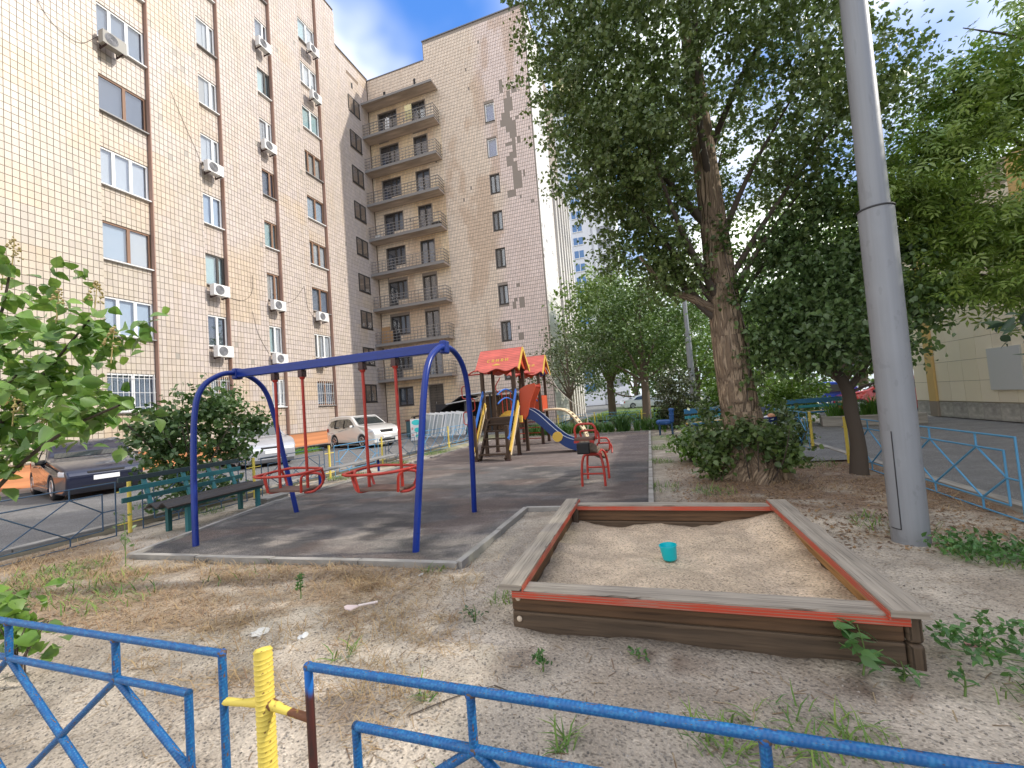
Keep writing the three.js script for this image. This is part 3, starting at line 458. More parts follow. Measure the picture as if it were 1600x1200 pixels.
{ // the big poplar
  const X = 1.56, Z = -8.0, r = rng(77), limbs = [], lobes = [];
  const trunk = [[0, -0.1, 0], [-0.06, 0.7, 0], [-0.16, 1.8, 0.05], [-0.22, 3.6, 0.1], [-0.3, 6, 0.2], [-0.35, 9, 0.2], [-0.3, 12.5, 0.2]];
  const L = (x, y, z, rx, ry, rz, n) => { lobes.push([x, y, z, rx, ry, rz, Math.round(n * 2.0)]); const y0 = Math.max(2.6, y - Math.hypot(x, z) * 1.1 - 0.6); limbs.push([[[-0.22, y0, 0.1], [-0.22 + x * 0.45, lerp(y0, y, 0.45), 0.1 + z * 0.45], [x, y, z]], 0.07, 0.012]); };
  L(-1.0, 3.65, 0.3, 0.6, 0.5, 0.6, 1300); L(-1.4, 4.5, 0.4, 0.85, 0.9, 0.8, 2600); L(-1.9, 5.7, 0.8, 1.0, 1.15, 0.9, 3600); L(-2.05, 7.2, 0.8, 1.15, 1.4, 1.0, 4200); L(-2.1, 9.0, 0.6, 1.3, 1.5, 1.2, 4000);
  L(-1.3, 5.6, 1.4, 0.8, 0.9, 0.8, 2000); L(-0.4, 7.2, 1.5, 1.3, 1.3, 1.0, 3600); L(-0.3, 9.3, 1.0, 1.6, 1.5, 1.3, 4000); L(1.0, 6.0, 0.9, 1.1, 1.2, 1.0, 2600); L(1.3, 7.9, 0.8, 1.3, 1.3, 1.1, 3000);
  L(1.3, 4.9, 0.0, 0.8, 0.7, 0.8, 1500); L(1.9, 5.9, 0.3, 0.8, 0.8, 0.8, 1500); L(1.0, 4.1, -0.4, 0.7, 0.6, 0.7, 900); L(0.3, 6.4, -1.4, 1.6, 1.6, 1.0, 3000); L(-1.1, 6.5, -1.1, 1.4, 1.6, 1.0, 3000); L(0.2, 11.5, 0, 2.0, 1.8, 1.8, 4500); L(1.5, 9.8, 0.3, 1.3, 1.4, 1.3, 2600);
  const t = tree('poplar_tree', 'big poplar with thick furrowed trunk and leaning leafy crown', [X, Z], trunk, [0.46, 0.32, 0.265, 0.23, 0.17, 0.1, 0.03], limbs, lobes, { leaf: smallLeaf(0.063, 0.07), seed: 4, per: 26, clump: 0.2, color: [0.11, 0.17, 0.048], color2: [0.23, 0.31, 0.08], bark: mat.bark, bump: barkBump(1, 0.055), tn: 160, ts: 72, shell: 0.34 });
  for (const [pts, a, c] of [[[[-0.3, 2.85, 0.15], [-0.75, 3.15, 0.25], [-1.05, 3.3, 0.3], [-1.5, 3.9, 0.6]], 0.085, 0.03], [[[-0.32, 3.2, 0.2], [-0.62, 3.7, 0.4], [-0.9, 4.4, 0.5]], 0.05, 0.02]]) part(t, 'limb', limb(pts, [a, (a + c) / 2, c], 14, 8), mat.bark);
  for (let k = 0; k < 5; k++) { const a = k / 5 * 6.28 + 0.3; part(t, 'root', limb([[Math.cos(a) * 0.27, 0.6, Math.sin(a) * 0.27], [Math.cos(a) * 0.36, 0.2, Math.sin(a) * 0.36], [Math.cos(a) * 0.56, -0.1, Math.sin(a) * 0.56]], [0.12, 0.14, 0.08], 10, 14), mat.bark); }
  // suckers round its foot and on the trunk
  const s = thing('sucker_shrub', 'dark green sucker growth round the foot of the poplar', 'shrub', [X, 0, Z]);
  for (let k = 0; k < 16; k++) { const a = r() * 6.28, d = 0.35 + r() * 0.4; part(s, 'stem', limb([[Math.cos(a) * 0.4, 0, Math.sin(a) * 0.4], [Math.cos(a) * d, 0.4, Math.sin(a) * d], [Math.cos(a) * (d + 0.2), 0.7 + r() * 0.4, Math.sin(a) * (d + 0.2)]], [0.012, 0.01, 0.004], 6, 5), mat.barkDark); }
  crown(s, 'foliage', leafGeo(0.075, 0.09), [[-0.58, 0.55, 0.28, 0.26, 0.34, 0.26, 480], [-0.2, 0.82, 0.5, 0.34, 0.24, 0.2, 420], [0.2, 0.72, 0.45, 0.28, 0.3, 0.22, 380], [-0.75, 0.75, -0.05, 0.24, 0.24, 0.24, 240], [-0.68, 0.25, 0.25, 0.16, 0.2, 0.18, 160], [-0.6, 1.15, -0.2, 0.2, 0.3, 0.2, 160], [0.5, 0.45, 0.35, 0.18, 0.3, 0.2, 260]], 8, { per: 7, clump: 0.13, color: [0.07, 0.13, 0.035], color2: [0.18, 0.27, 0.06] });
  const iv = thing('trunk_shoots', 'leafy young shoots sprouting from the poplar trunk', 'shoots', [X, 0, Z]);
  crown(iv, 'foliage', leafGeo(0.06, 0.085), [[0.12, 2.3, 0.3, 0.2, 0.5, 0.12, 160], [0.1, 1.6, 0.36, 0.22, 0.35, 0.1, 90], [-0.2, 4.1, 0.35, 0.3, 0.35, 0.14, 160], [0.0, 3.2, 0.35, 0.22, 0.4, 0.1, 120]], 9, { per: 6, clump: 0.12, color: [0.07, 0.13, 0.03], color2: [0.17, 0.26, 0.06] });
  part(iv, 'stem', [limb([[-0.05, 1.3, 0.3], [0.05, 2.2, 0.36], [-0.1, 3.2, 0.38], [-0.2, 4.2, 0.36]], [0.012, 0.01, 0.006], 12, 5)], mat.barkDark);
}
{ // small dark tree by the lamp post
  const X = 3.12, Z = -8.2;
  const T1 = [[0, -0.05, 0], [0.02, 0.5, 0], [-0.02, 1.0, 0], [-0.04, 1.35, 0], [-0.3, 1.9, 0.1], [-0.7, 2.6, 0.2]];
  tree('crooked_tree', 'small crooked tree with dark stem behind the grey lamp post', [X, Z], T1, [0.13, 0.1, 0.095, 0.09, 0.06, 0.03], [[[[-0.04, 1.35, 0], [0.25, 1.8, 0.1], [0.6, 2.5, 0.2]], 0.06, 0.015], [[[-0.04, 1.3, 0], [0.2, 1.42, 0.1], [0.5, 1.5, 0.2]], 0.03, 0.012], [[[-0.3, 1.9, 0.1], [-0.9, 2.1, 0.3], [-1.3, 2.3, 0.4]], 0.03, 0.01], [[[-0.5, 2.3, 0.15], [-0.6, 3, 0.2], [-0.4, 3.8, 0.1]], 0.035, 0.01], [[[0.6, 2.5, 0.2], [0.9, 3, 0.2], [0.9, 3.6, 0.1]], 0.02, 0.008]],
    [[-0.9, 2.15, 0.45, 0.55, 0.35, 0.5, 2025], [-0.35, 2.35, 0.6, 0.6, 0.45, 0.5, 2430], [-1.0, 2.9, 0.3, 0.55, 0.5, 0.5, 2295], [-0.2, 3.1, 0.3, 0.7, 0.6, 0.6, 2970], [0.6, 2.7, 0.3, 0.6, 0.5, 0.5, 2295], [0.5, 3.6, 0.1, 0.8, 0.5, 0.6, 2295], [-0.7, 3.8, 0.1, 0.7, 0.5, 0.6, 2295], [0.3, 2.0, 0.5, 0.45, 0.3, 0.4, 945], [-0.5, 1.9, 0.5, 0.4, 0.2, 0.35, 675], [0.1, 4.4, 0.0, 0.9, 0.45, 0.7, 1900], [1.2, 4.2, 0.0, 0.7, 0.5, 0.6, 1300], [-1.2, 2.3, 0.3, 0.3, 0.3, 0.3, 675]],
    { leaf: leafGeo(0.056, 0.085), seed: 14, per: 12, clump: 0.2, color: [0.09, 0.165, 0.05], color2: [0.18, 0.28, 0.08], droop: 0.5, bump: barkBump(1.2, 0.12), tn: 50, ts: 20 });
}
{ // ash-leaved maple whose boughs reach in from the right
  const X = 6.6, Z = -7.6;
  const B = (x, y, z, rx, ry, rz, n) => [x - X, y, z - Z, rx, ry, rz, n];
  const lobes = [B(3.9, 4.2, -7.6, 0.7, 0.5, 0.7, 700), B(4.5, 4.9, -7.8, 0.8, 0.6, 0.8, 900), B(5.3, 5.6, -7.9, 0.9, 0.7, 0.9, 1100), B(4.7, 5.75, -7.8, 0.6, 0.3, 0.6, 220), B(6.1, 6.7, -8, 0.6, 0.6, 0.8, 420), B(4.4, 3.7, -7.9, 0.8, 0.5, 0.8, 900), B(5.4, 3.6, -8.0, 1.0, 0.6, 0.9, 1100), B(4.2, 2.85, -7.9, 0.7, 0.35, 0.7, 650), B(5.3, 2.75, -8.0, 0.8, 0.4, 0.8, 700), B(6.4, 4.5, -8, 1.2, 1.1, 1.2, 1300), B(7.2, 6.2, -8, 1.1, 1.1, 1.2, 900), B(8, 6, -7.5, 1.4, 1.6, 1.5, 1200), B(6.8, 5.5, -5.6, 1.3, 1.5, 1.2, 1100)];
  const li = [[[[6.6, 2.2, -7.6], [5.8, 3.3, -7.8], [4.8, 3.9, -7.8], [3.7, 4.0, -7.6]], 0.06, 0.008], [[[6.6, 2.8, -7.6], [5.9, 4.2, -7.9], [5.0, 5.0, -7.9], [3.9, 5.1, -7.6]], 0.06, 0.008], [[[6.6, 3.4, -7.6], [6.2, 5.4, -7.9], [5.6, 6.2, -7.9], [4.8, 6.5, -7.7]], 0.05, 0.006], [[[6.6, 1.9, -7.6], [5.7, 2.5, -7.9], [4.8, 2.9, -7.9], [4.0, 2.9, -7.8]], 0.04, 0.006], [[[6.6, 3, -7.6], [7.4, 5, -7.5], [8, 6.2, -7.5]], 0.07, 0.02], [[[6.6, 3, -7.6], [6.7, 4.6, -6.4], [6.8, 5.6, -5.6]], 0.06, 0.02], [[[5.0, 5.0, -7.9], [4.7, 5.4, -7.7], [4.5, 5.8, -7.7]], 0.02, 0.006]].map(([p, a, c]) => [rel(p, X, Z), a, c]);
  tree('maple_tree', 'sunlit ash-leaved maple spreading in from the right over the fence', [X, Z], [[0, -0.05, 0], [0.05, 1.5, 0], [0, 3, 0], [0, 5.5, 0], [0, 7.2, 0]], [0.2, 0.16, 0.13, 0.08, 0.03], li, lobes, { leaf: ashLeaf(0.19), seed: 24, per: 8, clump: 0.24, color: [0.17, 0.29, 0.045], color2: [0.34, 0.45, 0.075], droop: 0.5, lift: -0.05 });
  // a low bough with big limp leaves at the frame edge
  const b = thing('bough', 'drooping leafy bough hanging before the cream wall', 'branch', [0, 0, 0]);
  const tw = [[[5.6, 2.7, -6.2], [4.9, 2.1, -6.0], [4.4, 1.75, -5.9], [4.05, 1.62, -5.85]], [[5.6, 2.7, -6.2], [4.6, 2.2, -6.3], [4.0, 2.02, -6.3]], [[5.0, 1.6, -5.2], [4.5, 1.1, -5.05], [4.1, 0.95, -5.0]], [[6.4, 2.4, -7.4], [5.6, 2.7, -6.2]], [[6.4, 2.0, -7.2], [5.5, 1.9, -6], [5.0, 1.6, -5.2]]];
  for (const p of tw) part(b, 'twig', limb(p, [0.012, 0.008, 0.003], 10, 5), mat.barkDark);
  crown(b, 'foliage', leafGeo(0.075, 0.2, 0.1, 0.15), [[4.25, 1.7, -5.9, 0.35, 0.12, 0.2, 36], [4.7, 1.95, -6.0, 0.35, 0.15, 0.25, 40], [4.2, 2.05, -6.3, 0.35, 0.1, 0.2, 24], [4.3, 1.0, -5.05, 0.3, 0.12, 0.2, 34], [4.7, 1.3, -5.1, 0.3, 0.15, 0.2, 24]], 31, { per: 5, clump: 0.14, color: [0.035, 0.08, 0.045], color2: [0.09, 0.17, 0.08], droop: 0.25 });
}
{ // lilac reaching in from the left
  const X = -4.92, Z = -1.5, t = thing('lilac_bush', 'lilac bush with big heart shaped leaves and faded flower heads', 'shrub', [X, 0, Z]), r = rng(41);
  const st = [[[0, 0, 0], [0.15, 0.8, 0], [0.5, 1.4, -0.05], [1.2, 2.0, -0.15], [1.55, 2.3, -0.2]], [[-0.1, 0, 0.1], [0.1, 1.0, 0], [0.4, 1.7, 0], [0.8, 2.4, -0.1], [0.95, 2.75, -0.1]], [[0, 0, 0], [0.3, 0.7, 0.05], [0.9, 1.35, -0.1], [1.55, 1.62, -0.1], [2.0, 1.72, -0.1]], [[-0.1, 0, 0], [-0.1, 1.2, 0], [0.1, 2.2, -0.1], [0.3, 2.6, -0.1]], [[0.6, 1.55, -0.05], [1.0, 1.85, 0], [1.35, 1.95, 0.05]]];
  for (const p of st) part(t, 'stem', limb(p, [0.022, 0.015, 0.011, 0.006], 14, 6), mat.barkDark);
  crown(t, 'foliage', leafGeo(0.07, 0.09, 0.16, 0.14), [[0.75, 1.68, -0.1, 0.45, 0.2, 0.35, 300], [1.2, 1.95, -0.15, 0.45, 0.28, 0.3, 300], [0.8, 2.2, -0.05, 0.4, 0.3, 0.3, 220], [0.85, 2.6, -0.1, 0.35, 0.2, 0.25, 80], [1.6, 2.2, -0.2, 0.3, 0.2, 0.22, 110], [1.6, 1.72, -0.1, 0.45, 0.14, 0.25, 140], [0.9, 1.45, 0, 0.35, 0.2, 0.3, 140]], 42, { per: 7, clump: 0.13, color: [0.11, 0.24, 0.04], color2: [0.25, 0.41, 0.07], droop: 0.2 });
  const fl = std([0.4, 0.32, 0.14], 0.9);
  for (const [x, y, z] of [[0.95, 2.8, -0.1], [1.6, 2.42, -0.2], [1.42, 2.38, -0.1], [0.35, 2.72, -0.1], [1.75, 2.1, -0.2], [0.7, 2.72, -0.15], [1.3, 1.75, 0.05], [1.05, 1.65, -0.2]]) { const g = []; for (let k = 0; k < 40; k++) { const h = r(), a = r() * 6.28, d = 0.045 * (1 - h) + 0.008; g.push(new THREE.OctahedronGeometry(0.006 + r() * 0.005).translate(x + Math.cos(a) * d + h * 0.04, y + h * 0.14 - 0.02, z + Math.sin(a) * d)); } g.push(rod([x, y - 0.1, z], [x + 0.04, y + 0.1, z], 0.004, 0.002, 5)); part(t, 'flower_head', g, fl); }
  const s = thing('lilac_shoot', 'low bright green leafy shoot at the left edge beside the blue fence', 'shrub', [-3.95, 0, -1.62]);
  for (let k = 0; k < 6; k++) part(s, 'stem', limb([[0, 0, 0], [-0.1 + r() * 0.2, 0.2, r() * 0.1], [-0.2 + r() * 0.4, 0.4, -0.1 + r() * 0.2]], [0.006, 0.005, 0.003], 6, 5), mat.barkDark);
  crown(s, 'foliage', leafGeo(0.075, 0.09, 0.16, 0.14), [[0.0, 0.36, 0, 0.18, 0.16, 0.16, 80], [-0.25, 0.42, 0, 0.2, 0.18, 0.2, 60]], 43, { per: 6, clump: 0.09, color: [0.1, 0.22, 0.03], color2: [0.24, 0.42, 0.05], droop: 0.2 });
}
{ // bush behind the bench
  const X = -8.65, Z = -5.9, st = [], r = rng(51); for (let k = 0; k < 9; k++) { const a = r() * 6.28; st.push([[[0, 0, 0], [Math.cos(a) * 0.3, 0.9, Math.sin(a) * 0.4], [Math.cos(a) * 0.6, 1.7, Math.sin(a) * 1.0]], 0.025, 0.008]); }
  const t = thing('lilac_bush', 'tall dark bush behind the green bench', 'shrub', [X, 0, Z]); for (const [p, a, c] of st) part(t, 'stem', limb(p, [a, c], 10, 6), mat.barkDark);
  crown(t, 'foliage', leafGeo(0.08, 0.1), [[0.1, 1.95, -0.35, 0.55, 0.55, 0.55, 1100], [0, 1.35, 0.45, 0.5, 0.55, 0.6, 1200], [0.1, 1.2, -0.6, 0.5, 0.5, 0.5, 900], [0.2, 1.65, -1.15, 0.4, 0.35, 0.4, 420], [-0.2, 1.75, 0.35, 0.5, 0.35, 0.5, 600], [0.1, 0.8, 0.4, 0.5, 0.3, 0.6, 420], [0.2, 0.35, 0.0, 0.5, 0.3, 1.2, 420]], 52, { per: 8, clump: 0.15, color: [0.07, 0.15, 0.04], color2: [0.17, 0.28, 0.07] });
}
{ // trees and shrubs of the background
  const bark2 = std([0.16, 0.12, 0.09], 0.95);
  const back = (name, label, x, z, h, w, n, seed, o = {}) => {
    const r = rng(seed), lobes = [], limbs = [], lo = o.lo ?? 0.3, k = o.k ?? 9;
    for (let i = 0; i < k; i++) { const a = i * 2.4 + r(), y = h * lerp(lo, 0.88, (i + 0.5) / k), d = w * 0.55 * Math.sin(PI * lerp(0.2, 0.95, (i + 0.5) / k)) * (0.6 + r() * 0.6); const P = [Math.cos(a) * d, y, Math.sin(a) * d]; lobes.push([...P, w * 0.4, h * 0.13, w * 0.4, Math.floor(n / k)]); limbs.push([[[0, Math.max(h * lo * 0.7, y - d - h * 0.1), 0], [P[0] * 0.5, y - d * 0.3, P[2] * 0.5], P], 0.012 * h, 0.003 * h]); }
    return tree(name, label, [x, z], [[0, -0.1, 0], [r() * 0.1, h * 0.3, 0], [0, h * 0.6, 0], [0, h * 0.92, 0]], [0.026 * h, 0.02 * h, 0.012 * h, 0.004 * h].map((q) => q * (o.thick ?? 1)), limbs, lobes, { leaf: smallLeaf(o.ls ?? 0.13, (o.ls ?? 0.13) * 1.25), seed, per: 14, clump: w * 0.13, limbBark: bark2, bark: bark2, group: 'trees beyond the playground', ...o });
  };
  back('broad_tree', 'broad tree with dark trunk standing beyond the flower bed', -0.2, -24.5, 8.4, 5.0, 13000, 61, { lo: 0.38, thick: 1.15, color: [0.09, 0.17, 0.035], color2: [0.2, 0.31, 0.06] });
  back('young_tree', 'slim young tree with thin pale foliage before the wing', -3.85, -21.3, 5.2, 3.6, 3000, 62, { lo: 0.45, thick: 0.8, ls: 0.1, color: [0.1, 0.14, 0.055], color2: [0.2, 0.25, 0.1] });
  back('broad_tree', 'pale green tree rising behind the broad dark tree', -2.6, -31, 11.5, 5.6, 9000, 63, { color: [0.14, 0.24, 0.04], color2: [0.26, 0.36, 0.07], ls: 0.2 });
  back('broad_tree', 'light green tree between far lamp post and poplar trunk', 2.9, -29, 8.5, 5.0, 6500, 64, { color: [0.13, 0.26, 0.03], color2: [0.25, 0.38, 0.05], ls: 0.16 });
  back('broad_tree', 'bright green tree seen behind the poplar trunk', 4.3, -21, 5.4, 3.4, 3600, 65, { lo: 0.2, color: [0.13, 0.25, 0.03], color2: [0.26, 0.4, 0.05] });
  back('broad_tree', 'sunlit tree above the blue car', 8, -34, 9.5, 6.5, 4200, 66, { lo: 0.2, color: [0.12, 0.24, 0.03], color2: [0.25, 0.38, 0.05], ls: 0.2 });
  back('broad_tree', 'tall tree behind the crooked tree and red car', 12.5, -31, 11, 6, 4200, 67, { lo: 0.2, color: [0.08, 0.16, 0.03], color2: [0.2, 0.3, 0.05], ls: 0.2 });
  back('broad_tree', 'distant tree left of the far parked cars', -1.5, -55, 12, 9, 4000, 68, { lo: 0.15, ls: 0.3, color: [0.08, 0.15, 0.03], color2: [0.17, 0.26, 0.05] });
  back('broad_tree', 'distant wide tree closing the view behind the lamp', 5.5, -58, 13, 11, 4500, 69, { lo: 0.12, ls: 0.32, color: [0.08, 0.15, 0.03], color2: [0.17, 0.26, 0.05] });
  back('broad_tree', 'distant tree farthest right behind the parked cars', 16, -55, 14, 12, 4500, 70, { lo: 0.12, ls: 0.32, color: [0.08, 0.15, 0.03], color2: [0.17, 0.26, 0.05] });
  back('broad_tree', 'dark tree behind the poplar low branches', 6.3, -17, 5.5, 3.0, 3200, 71, { lo: 0.35, color: [0.07, 0.14, 0.03], color2: [0.18, 0.28, 0.05] });
  const shrub = (label, x, z, h, w, n, seed, c1, c2, ls = 0.08) => { const r = rng(seed), t = thing('shrub', label, 'shrub', [x, 0, z]); for (let k = 0; k < 7; k++) { const a = r() * 6.28; part(t, 'stem', limb([[0, -0.02, 0], [Math.cos(a) * w * 0.15, h * 0.4, Math.sin(a) * w * 0.15], [Math.cos(a) * w * 0.35, h * 0.8, Math.sin(a) * w * 0.35]], [0.02, 0.008], 7, 5), mat.barkDark); } crown(t, 'foliage', smallLeaf(ls, ls * 1.3), [[0, h * 0.6, 0, w * 0.5, h * 0.42, w * 0.5, n], [w * 0.15, h * 0.3, 0, w * 0.4, h * 0.25, w * 0.4, Math.floor(n / 2)]], seed, { per: 9, clump: 0.14, color: c1, color2: c2 }); return t; };
  shrub('dense brownish shrub behind the blue rocker', 1.0, -18.6, 2.7, 1.9, 2600, 81, [0.07, 0.1, 0.04], [0.15, 0.17, 0.06]);
  shrub('low dark conical shrub behind the blue rocker seat', 0.55, -19.3, 1.1, 0.8, 500, 82, [0.03, 0.075, 0.025], [0.06, 0.12, 0.035]);
  shrub('flowering shrub beside the blue litter bin', 3.3, -12.6, 1.0, 0.9, 900, 83, [0.08, 0.16, 0.035], [0.22, 0.3, 0.1]);
  shrub('leafy light shrub left of the poplar foot', 0.75, -9.9, 0.75, 0.8, 520, 84, [0.1, 0.22, 0.03], [0.25, 0.42, 0.06]);
  shrub('green shrub by the entrance gap', 2.75, -11.6, 0.55, 0.9, 650, 85, [0.06, 0.13, 0.03], [0.14, 0.22, 0.05]);
  shrub('bright hedge bush under the trees by the blue bench', 5.2, -19.2, 1.9, 2.6, 2400, 86, [0.13, 0.25, 0.03], [0.28, 0.42, 0.06], 0.11);
  shrub('bright bush left of the blue bench', 3.0, -20.3, 1.7, 2.2, 2000, 87, [0.12, 0.25, 0.03], [0.25, 0.4, 0.06], 0.11);
}
// ---------------------------------------------------------------- swings
{
  const s = thing('swing_set', 'blue tubular swing frame with two arched ends and a heavy top beam', 'swing frame', [0, 0, 0]);
  const arch = (x, xt, zf, zb) => tube([[x, -0.1, zf], [x, 0.0, zf], [lerp(x, xt, 0.5), 0.9, zf - 0.09], [lerp(x, xt, 0.9), 1.75, zf - 0.2], [xt, 2.12, zf - 0.33], [xt, 2.31, zf - 0.58], [xt, 2.36, (zf + zb) / 2], [xt, 2.31, zb + 0.55], [xt, 2.12, zb + 0.31], [lerp(x, xt, 0.9), 1.75, zb + 0.18], [lerp(x, xt, 0.5), 0.9, zb + 0.08], [x, 0, zb], [x, -0.1, zb]], 0.038, 110, 16);
  part(s, 'arched_leg', arch(-5.78, -6.02, -3.95, -5.6), mat.swingBlue); part(s, 'arched_leg', arch(-2.57, -2.44, -4.06, -5.68), mat.swingBlue);
  part(s, 'top_beam', rbox(3.56, 0.125, 0.09, 0.012, -4.23, 2.35, -4.83), mat.swingBlue);
  for (const x of [-6.02, -2.44]) part(s, 'clamp', rbox(0.09, 0.17, 0.13, 0.02, x, 2.35, -4.83), mat.swingBlue);
  for (const x of [-5.27, -4.76, -3.71, -3.19]) { const b = part(s, 'bracket', [box(0.07, 0.1, 0.09, x, 2.235, -4.83)], mat.steelDark); part(b, 'bolt', [rod([x - 0.06, 2.2, -4.83], [x + 0.06, 2.2, -4.83], 0.022)], mat.steelDark); }
  const seat = (label, a, b, swing) => {
    const t = thing('hanging_swing', label, 'swing', [(a + b) / 2, 2.2, -4.83], 0, 'red swing seats'); t.rotation.x = swing; const h = (b - a) / 2, Y = -1.63;
    for (const x of [-h, h]) { part(t, 'hanger_rod', [rod([x, 0, 0], [x, Y - 0.02, 0], 0.021, 0.021, 12), new THREE.SphereGeometry(0.04, 10, 8).translate(x, -0.02, 0)], mat.swingRed); }
    part(t, 'seat_board', uvAlong(rbox(0.66, 0.03, 0.34, 0.006, 0, Y, 0), 'x'), std([0.3, 0.18, 0.14], 0.8, { map: T.wood }));
    part(t, 'guard_rail', tube([[-0.52, Y + 0.22, 0.2], [-0.4, Y + 0.21, 0.24], [0, Y + 0.22, 0.25], [0.28, Y + 0.24, 0.22], [0.42, Y + 0.26, 0.1], [0.44, Y + 0.26, 0], [0.42, Y + 0.26, -0.1], [0.28, Y + 0.26, -0.2], [-0.2, Y + 0.27, -0.22], [-0.42, Y + 0.25, -0.15], [-0.52, Y + 0.22, 0.2]], 0.019, 90, 10, false, 0.4), mat.swingRed);
    for (const sx of [-1, 1]) part(t, 'side_loop', tube([[sx * 0.3, Y - 0.02, 0.17], [sx * 0.34, Y + 0.2, 0.19], [sx * 0.4, Y + 0.24, 0.1], [sx * 0.52, Y + 0.2, 0.02], [sx * 0.52, Y + 0.08, 0], [sx * 0.42, Y - 0.02, 0.06], [sx * 0.3, Y - 0.03, 0.1], [sx * 0.3, Y - 0.03, -0.15], [sx * 0.36, Y + 0.1, -0.2], [sx * 0.38, Y + 0.25, -0.15]], 0.018, 70, 10, false, 0.4), mat.swingRed);
  };
  seat('red tube swing seat hanging nearer the green bench', -5.27, -4.76, 0.0); seat('red tube swing seat hanging nearer the playhouse', -3.71, -3.19, 0.0);
}
// ---------------------------------------------------------------- sandbox
{
  const s = thing('sandbox', 'square wooden sandbox with worn grey rim boards and brown sides', 'sandbox', [0, 0, 0]), X0 = -1.0, X1 = 1.18, Z0 = -5.0, Z1 = -2.82;
  const side = (a, b, y, m, sh0 = 0) => { const P = v(a), Q = v(b), along = Math.abs(P.x - Q.x) > Math.abs(P.z - Q.z) ? 'x' : 'z', L = P.distanceTo(Q), g = along === 'x' ? rbox(L, 0.148, 0.05, 0.014, (P.x + Q.x) / 2, y, P.z) : rbox(0.05, 0.148, L, 0.014, P.x, y, (P.z + Q.z) / 2); uvAlong(g, along); const w = part(s, 'side_plank', g, m); return w; };
  const dk = mat.brownWood.clone(); dk.color.setRGB(0.2, 0.135, 0.085);
  for (const [y, m] of [[0.05, dk], [0.2, mat.brownWood]]) { side([X0 - 0.03, 0, Z1], [X1 + 0.0, 0, Z1], y, m); side([X0 - 0.03, 0, Z0], [X1, 0, Z0], y, m); side([X0, 0, Z0 + 0.028], [X0, 0, Z1 - 0.028], y, m); side([X1, 0, Z0 + 0.028], [X1, 0, Z1 - 0.028], y, y > 0.1 ? mat.ochreWood : dk); }
  for (const z of [Z1 + 0.002, Z0 - 0.002]) for (const y of [0.05, 0.2]) part(s, 'plank_end', uvAlong(rbox(0.075, 0.145, 0.07, 0.02, X1 + 0.042, y, z), 'z'), dk); part(s, 'corner_post', uvAlong(rbox(0.07, 0.3, 0.07, 0.02, X0 + 0.06, 0.125, Z0 + 0.06), 'y'), dk);
  for (const y of [0.075, 0.215]) { const b = part(s, 'bolt_cap', new THREE.SphereGeometry(0.02, 12, 8).scale(1, 1, 0.6).translate(X0 + 0.02, y, Z1 + 0.03), std([0.62, 0.52, 0.4], 0.5)); }
  // rim boards: worn grey tops, red painted edges, splintered front
  const rim = (L, W, cx, cy, cz, ry, seed, red) => {
    const g = new THREE.BoxGeometry(L, 0.036, W, 90, 2, 10), p = g.attributes.position, r = rng(seed);
    for (let i = 0; i < p.count; i++) { let x = p.getX(i), y = p.getY(i), z = p.getZ(i); const n = fbm(x * 9 + seed * 7, z * 40, 3) - 0.5; if (y > 0.01) y += 0.006 * n; if (z > W / 2 - 0.001) z -= 0.018 * sstep(0.6, 0.72, fbm(x * 5 + seed * 3, y * 30 + 2, 3)); y += 0.004 * Math.sin(x * 2 + seed); p.setXYZ(i, x, y, z); }
    g.computeVertexNormals(); uvAlong(g, 'x'); g.rotateY(ry); g.translate(cx, cy, cz); const o = part(s, 'rim_board', g, mat.greyWood);
    const e = box(L - 0.01, 0.042, 0.008, 0, -0.012, red * (W / 2 + 0.002)); e.rotateY(ry); e.translate(cx, cy, cz); part(o, 'painted_edge', e, mat.redPaint); return o;
  };
  rim(2.18, 0.15, 0.09, 0.285, -2.79, 0, 1, 1); rim(2.1, 0.14, 0.09, 0.292, -5.0, 0, 2, 1);
  rim(2.46, 0.16, -1.0, 0.322, -3.93, PI / 2, 3, 1); rim(2.4, 0.175, 1.17, 0.322, -3.88, PI / 2, 4, -1);
  // sand
  const sand = sheet(X0 + 0.02, X1 - 0.02, Z0 + 0.02, Z1 - 0.02, 0.035, (x, z) => { const mound = 0.12 * Math.exp(-(((x - 1.2) / 0.55) ** 2) - ((z + 4.9) / 0.45) ** 2) + 0.05 * Math.exp(-(((x + 1) / 0.3) ** 2)) + 0.06 * Math.exp(-(((x - 1.2) / 0.3) ** 2)); return 0.075 + mound + 0.08 * (fbm(x * 2.2 + 5, z * 2.2, 4) - 0.5) + 0.045 * (fbm(x * 7, z * 7, 3) - 0.5); });
  struct('sand', sand, std([1.16, 0.93, 0.68], 0.95, { map: T.sand, bumpMap: T.sandBump, bumpScale: 0.014 }));
  const cup = thing('toy_cup', 'small turquoise plastic cup lying in the sand', 'toy cup', [0.05, 0.085, -3.96]); cup.rotation.z = 0.08; cup.scale.setScalar(1.3);
  const prof = [[0.001, 0.002], [0.04, 0.0], [0.046, 0.01], [0.055, 0.09], [0.058, 0.092], [0.058, 0.098], [0.051, 0.098], [0.043, 0.014], [0.001, 0.012]].map((p) => new THREE.Vector2(...p));
  part(cup, 'cup_wall', new THREE.LatheGeometry(prof, 32), std([0.0, 0.5, 0.56], 0.35)); 
}
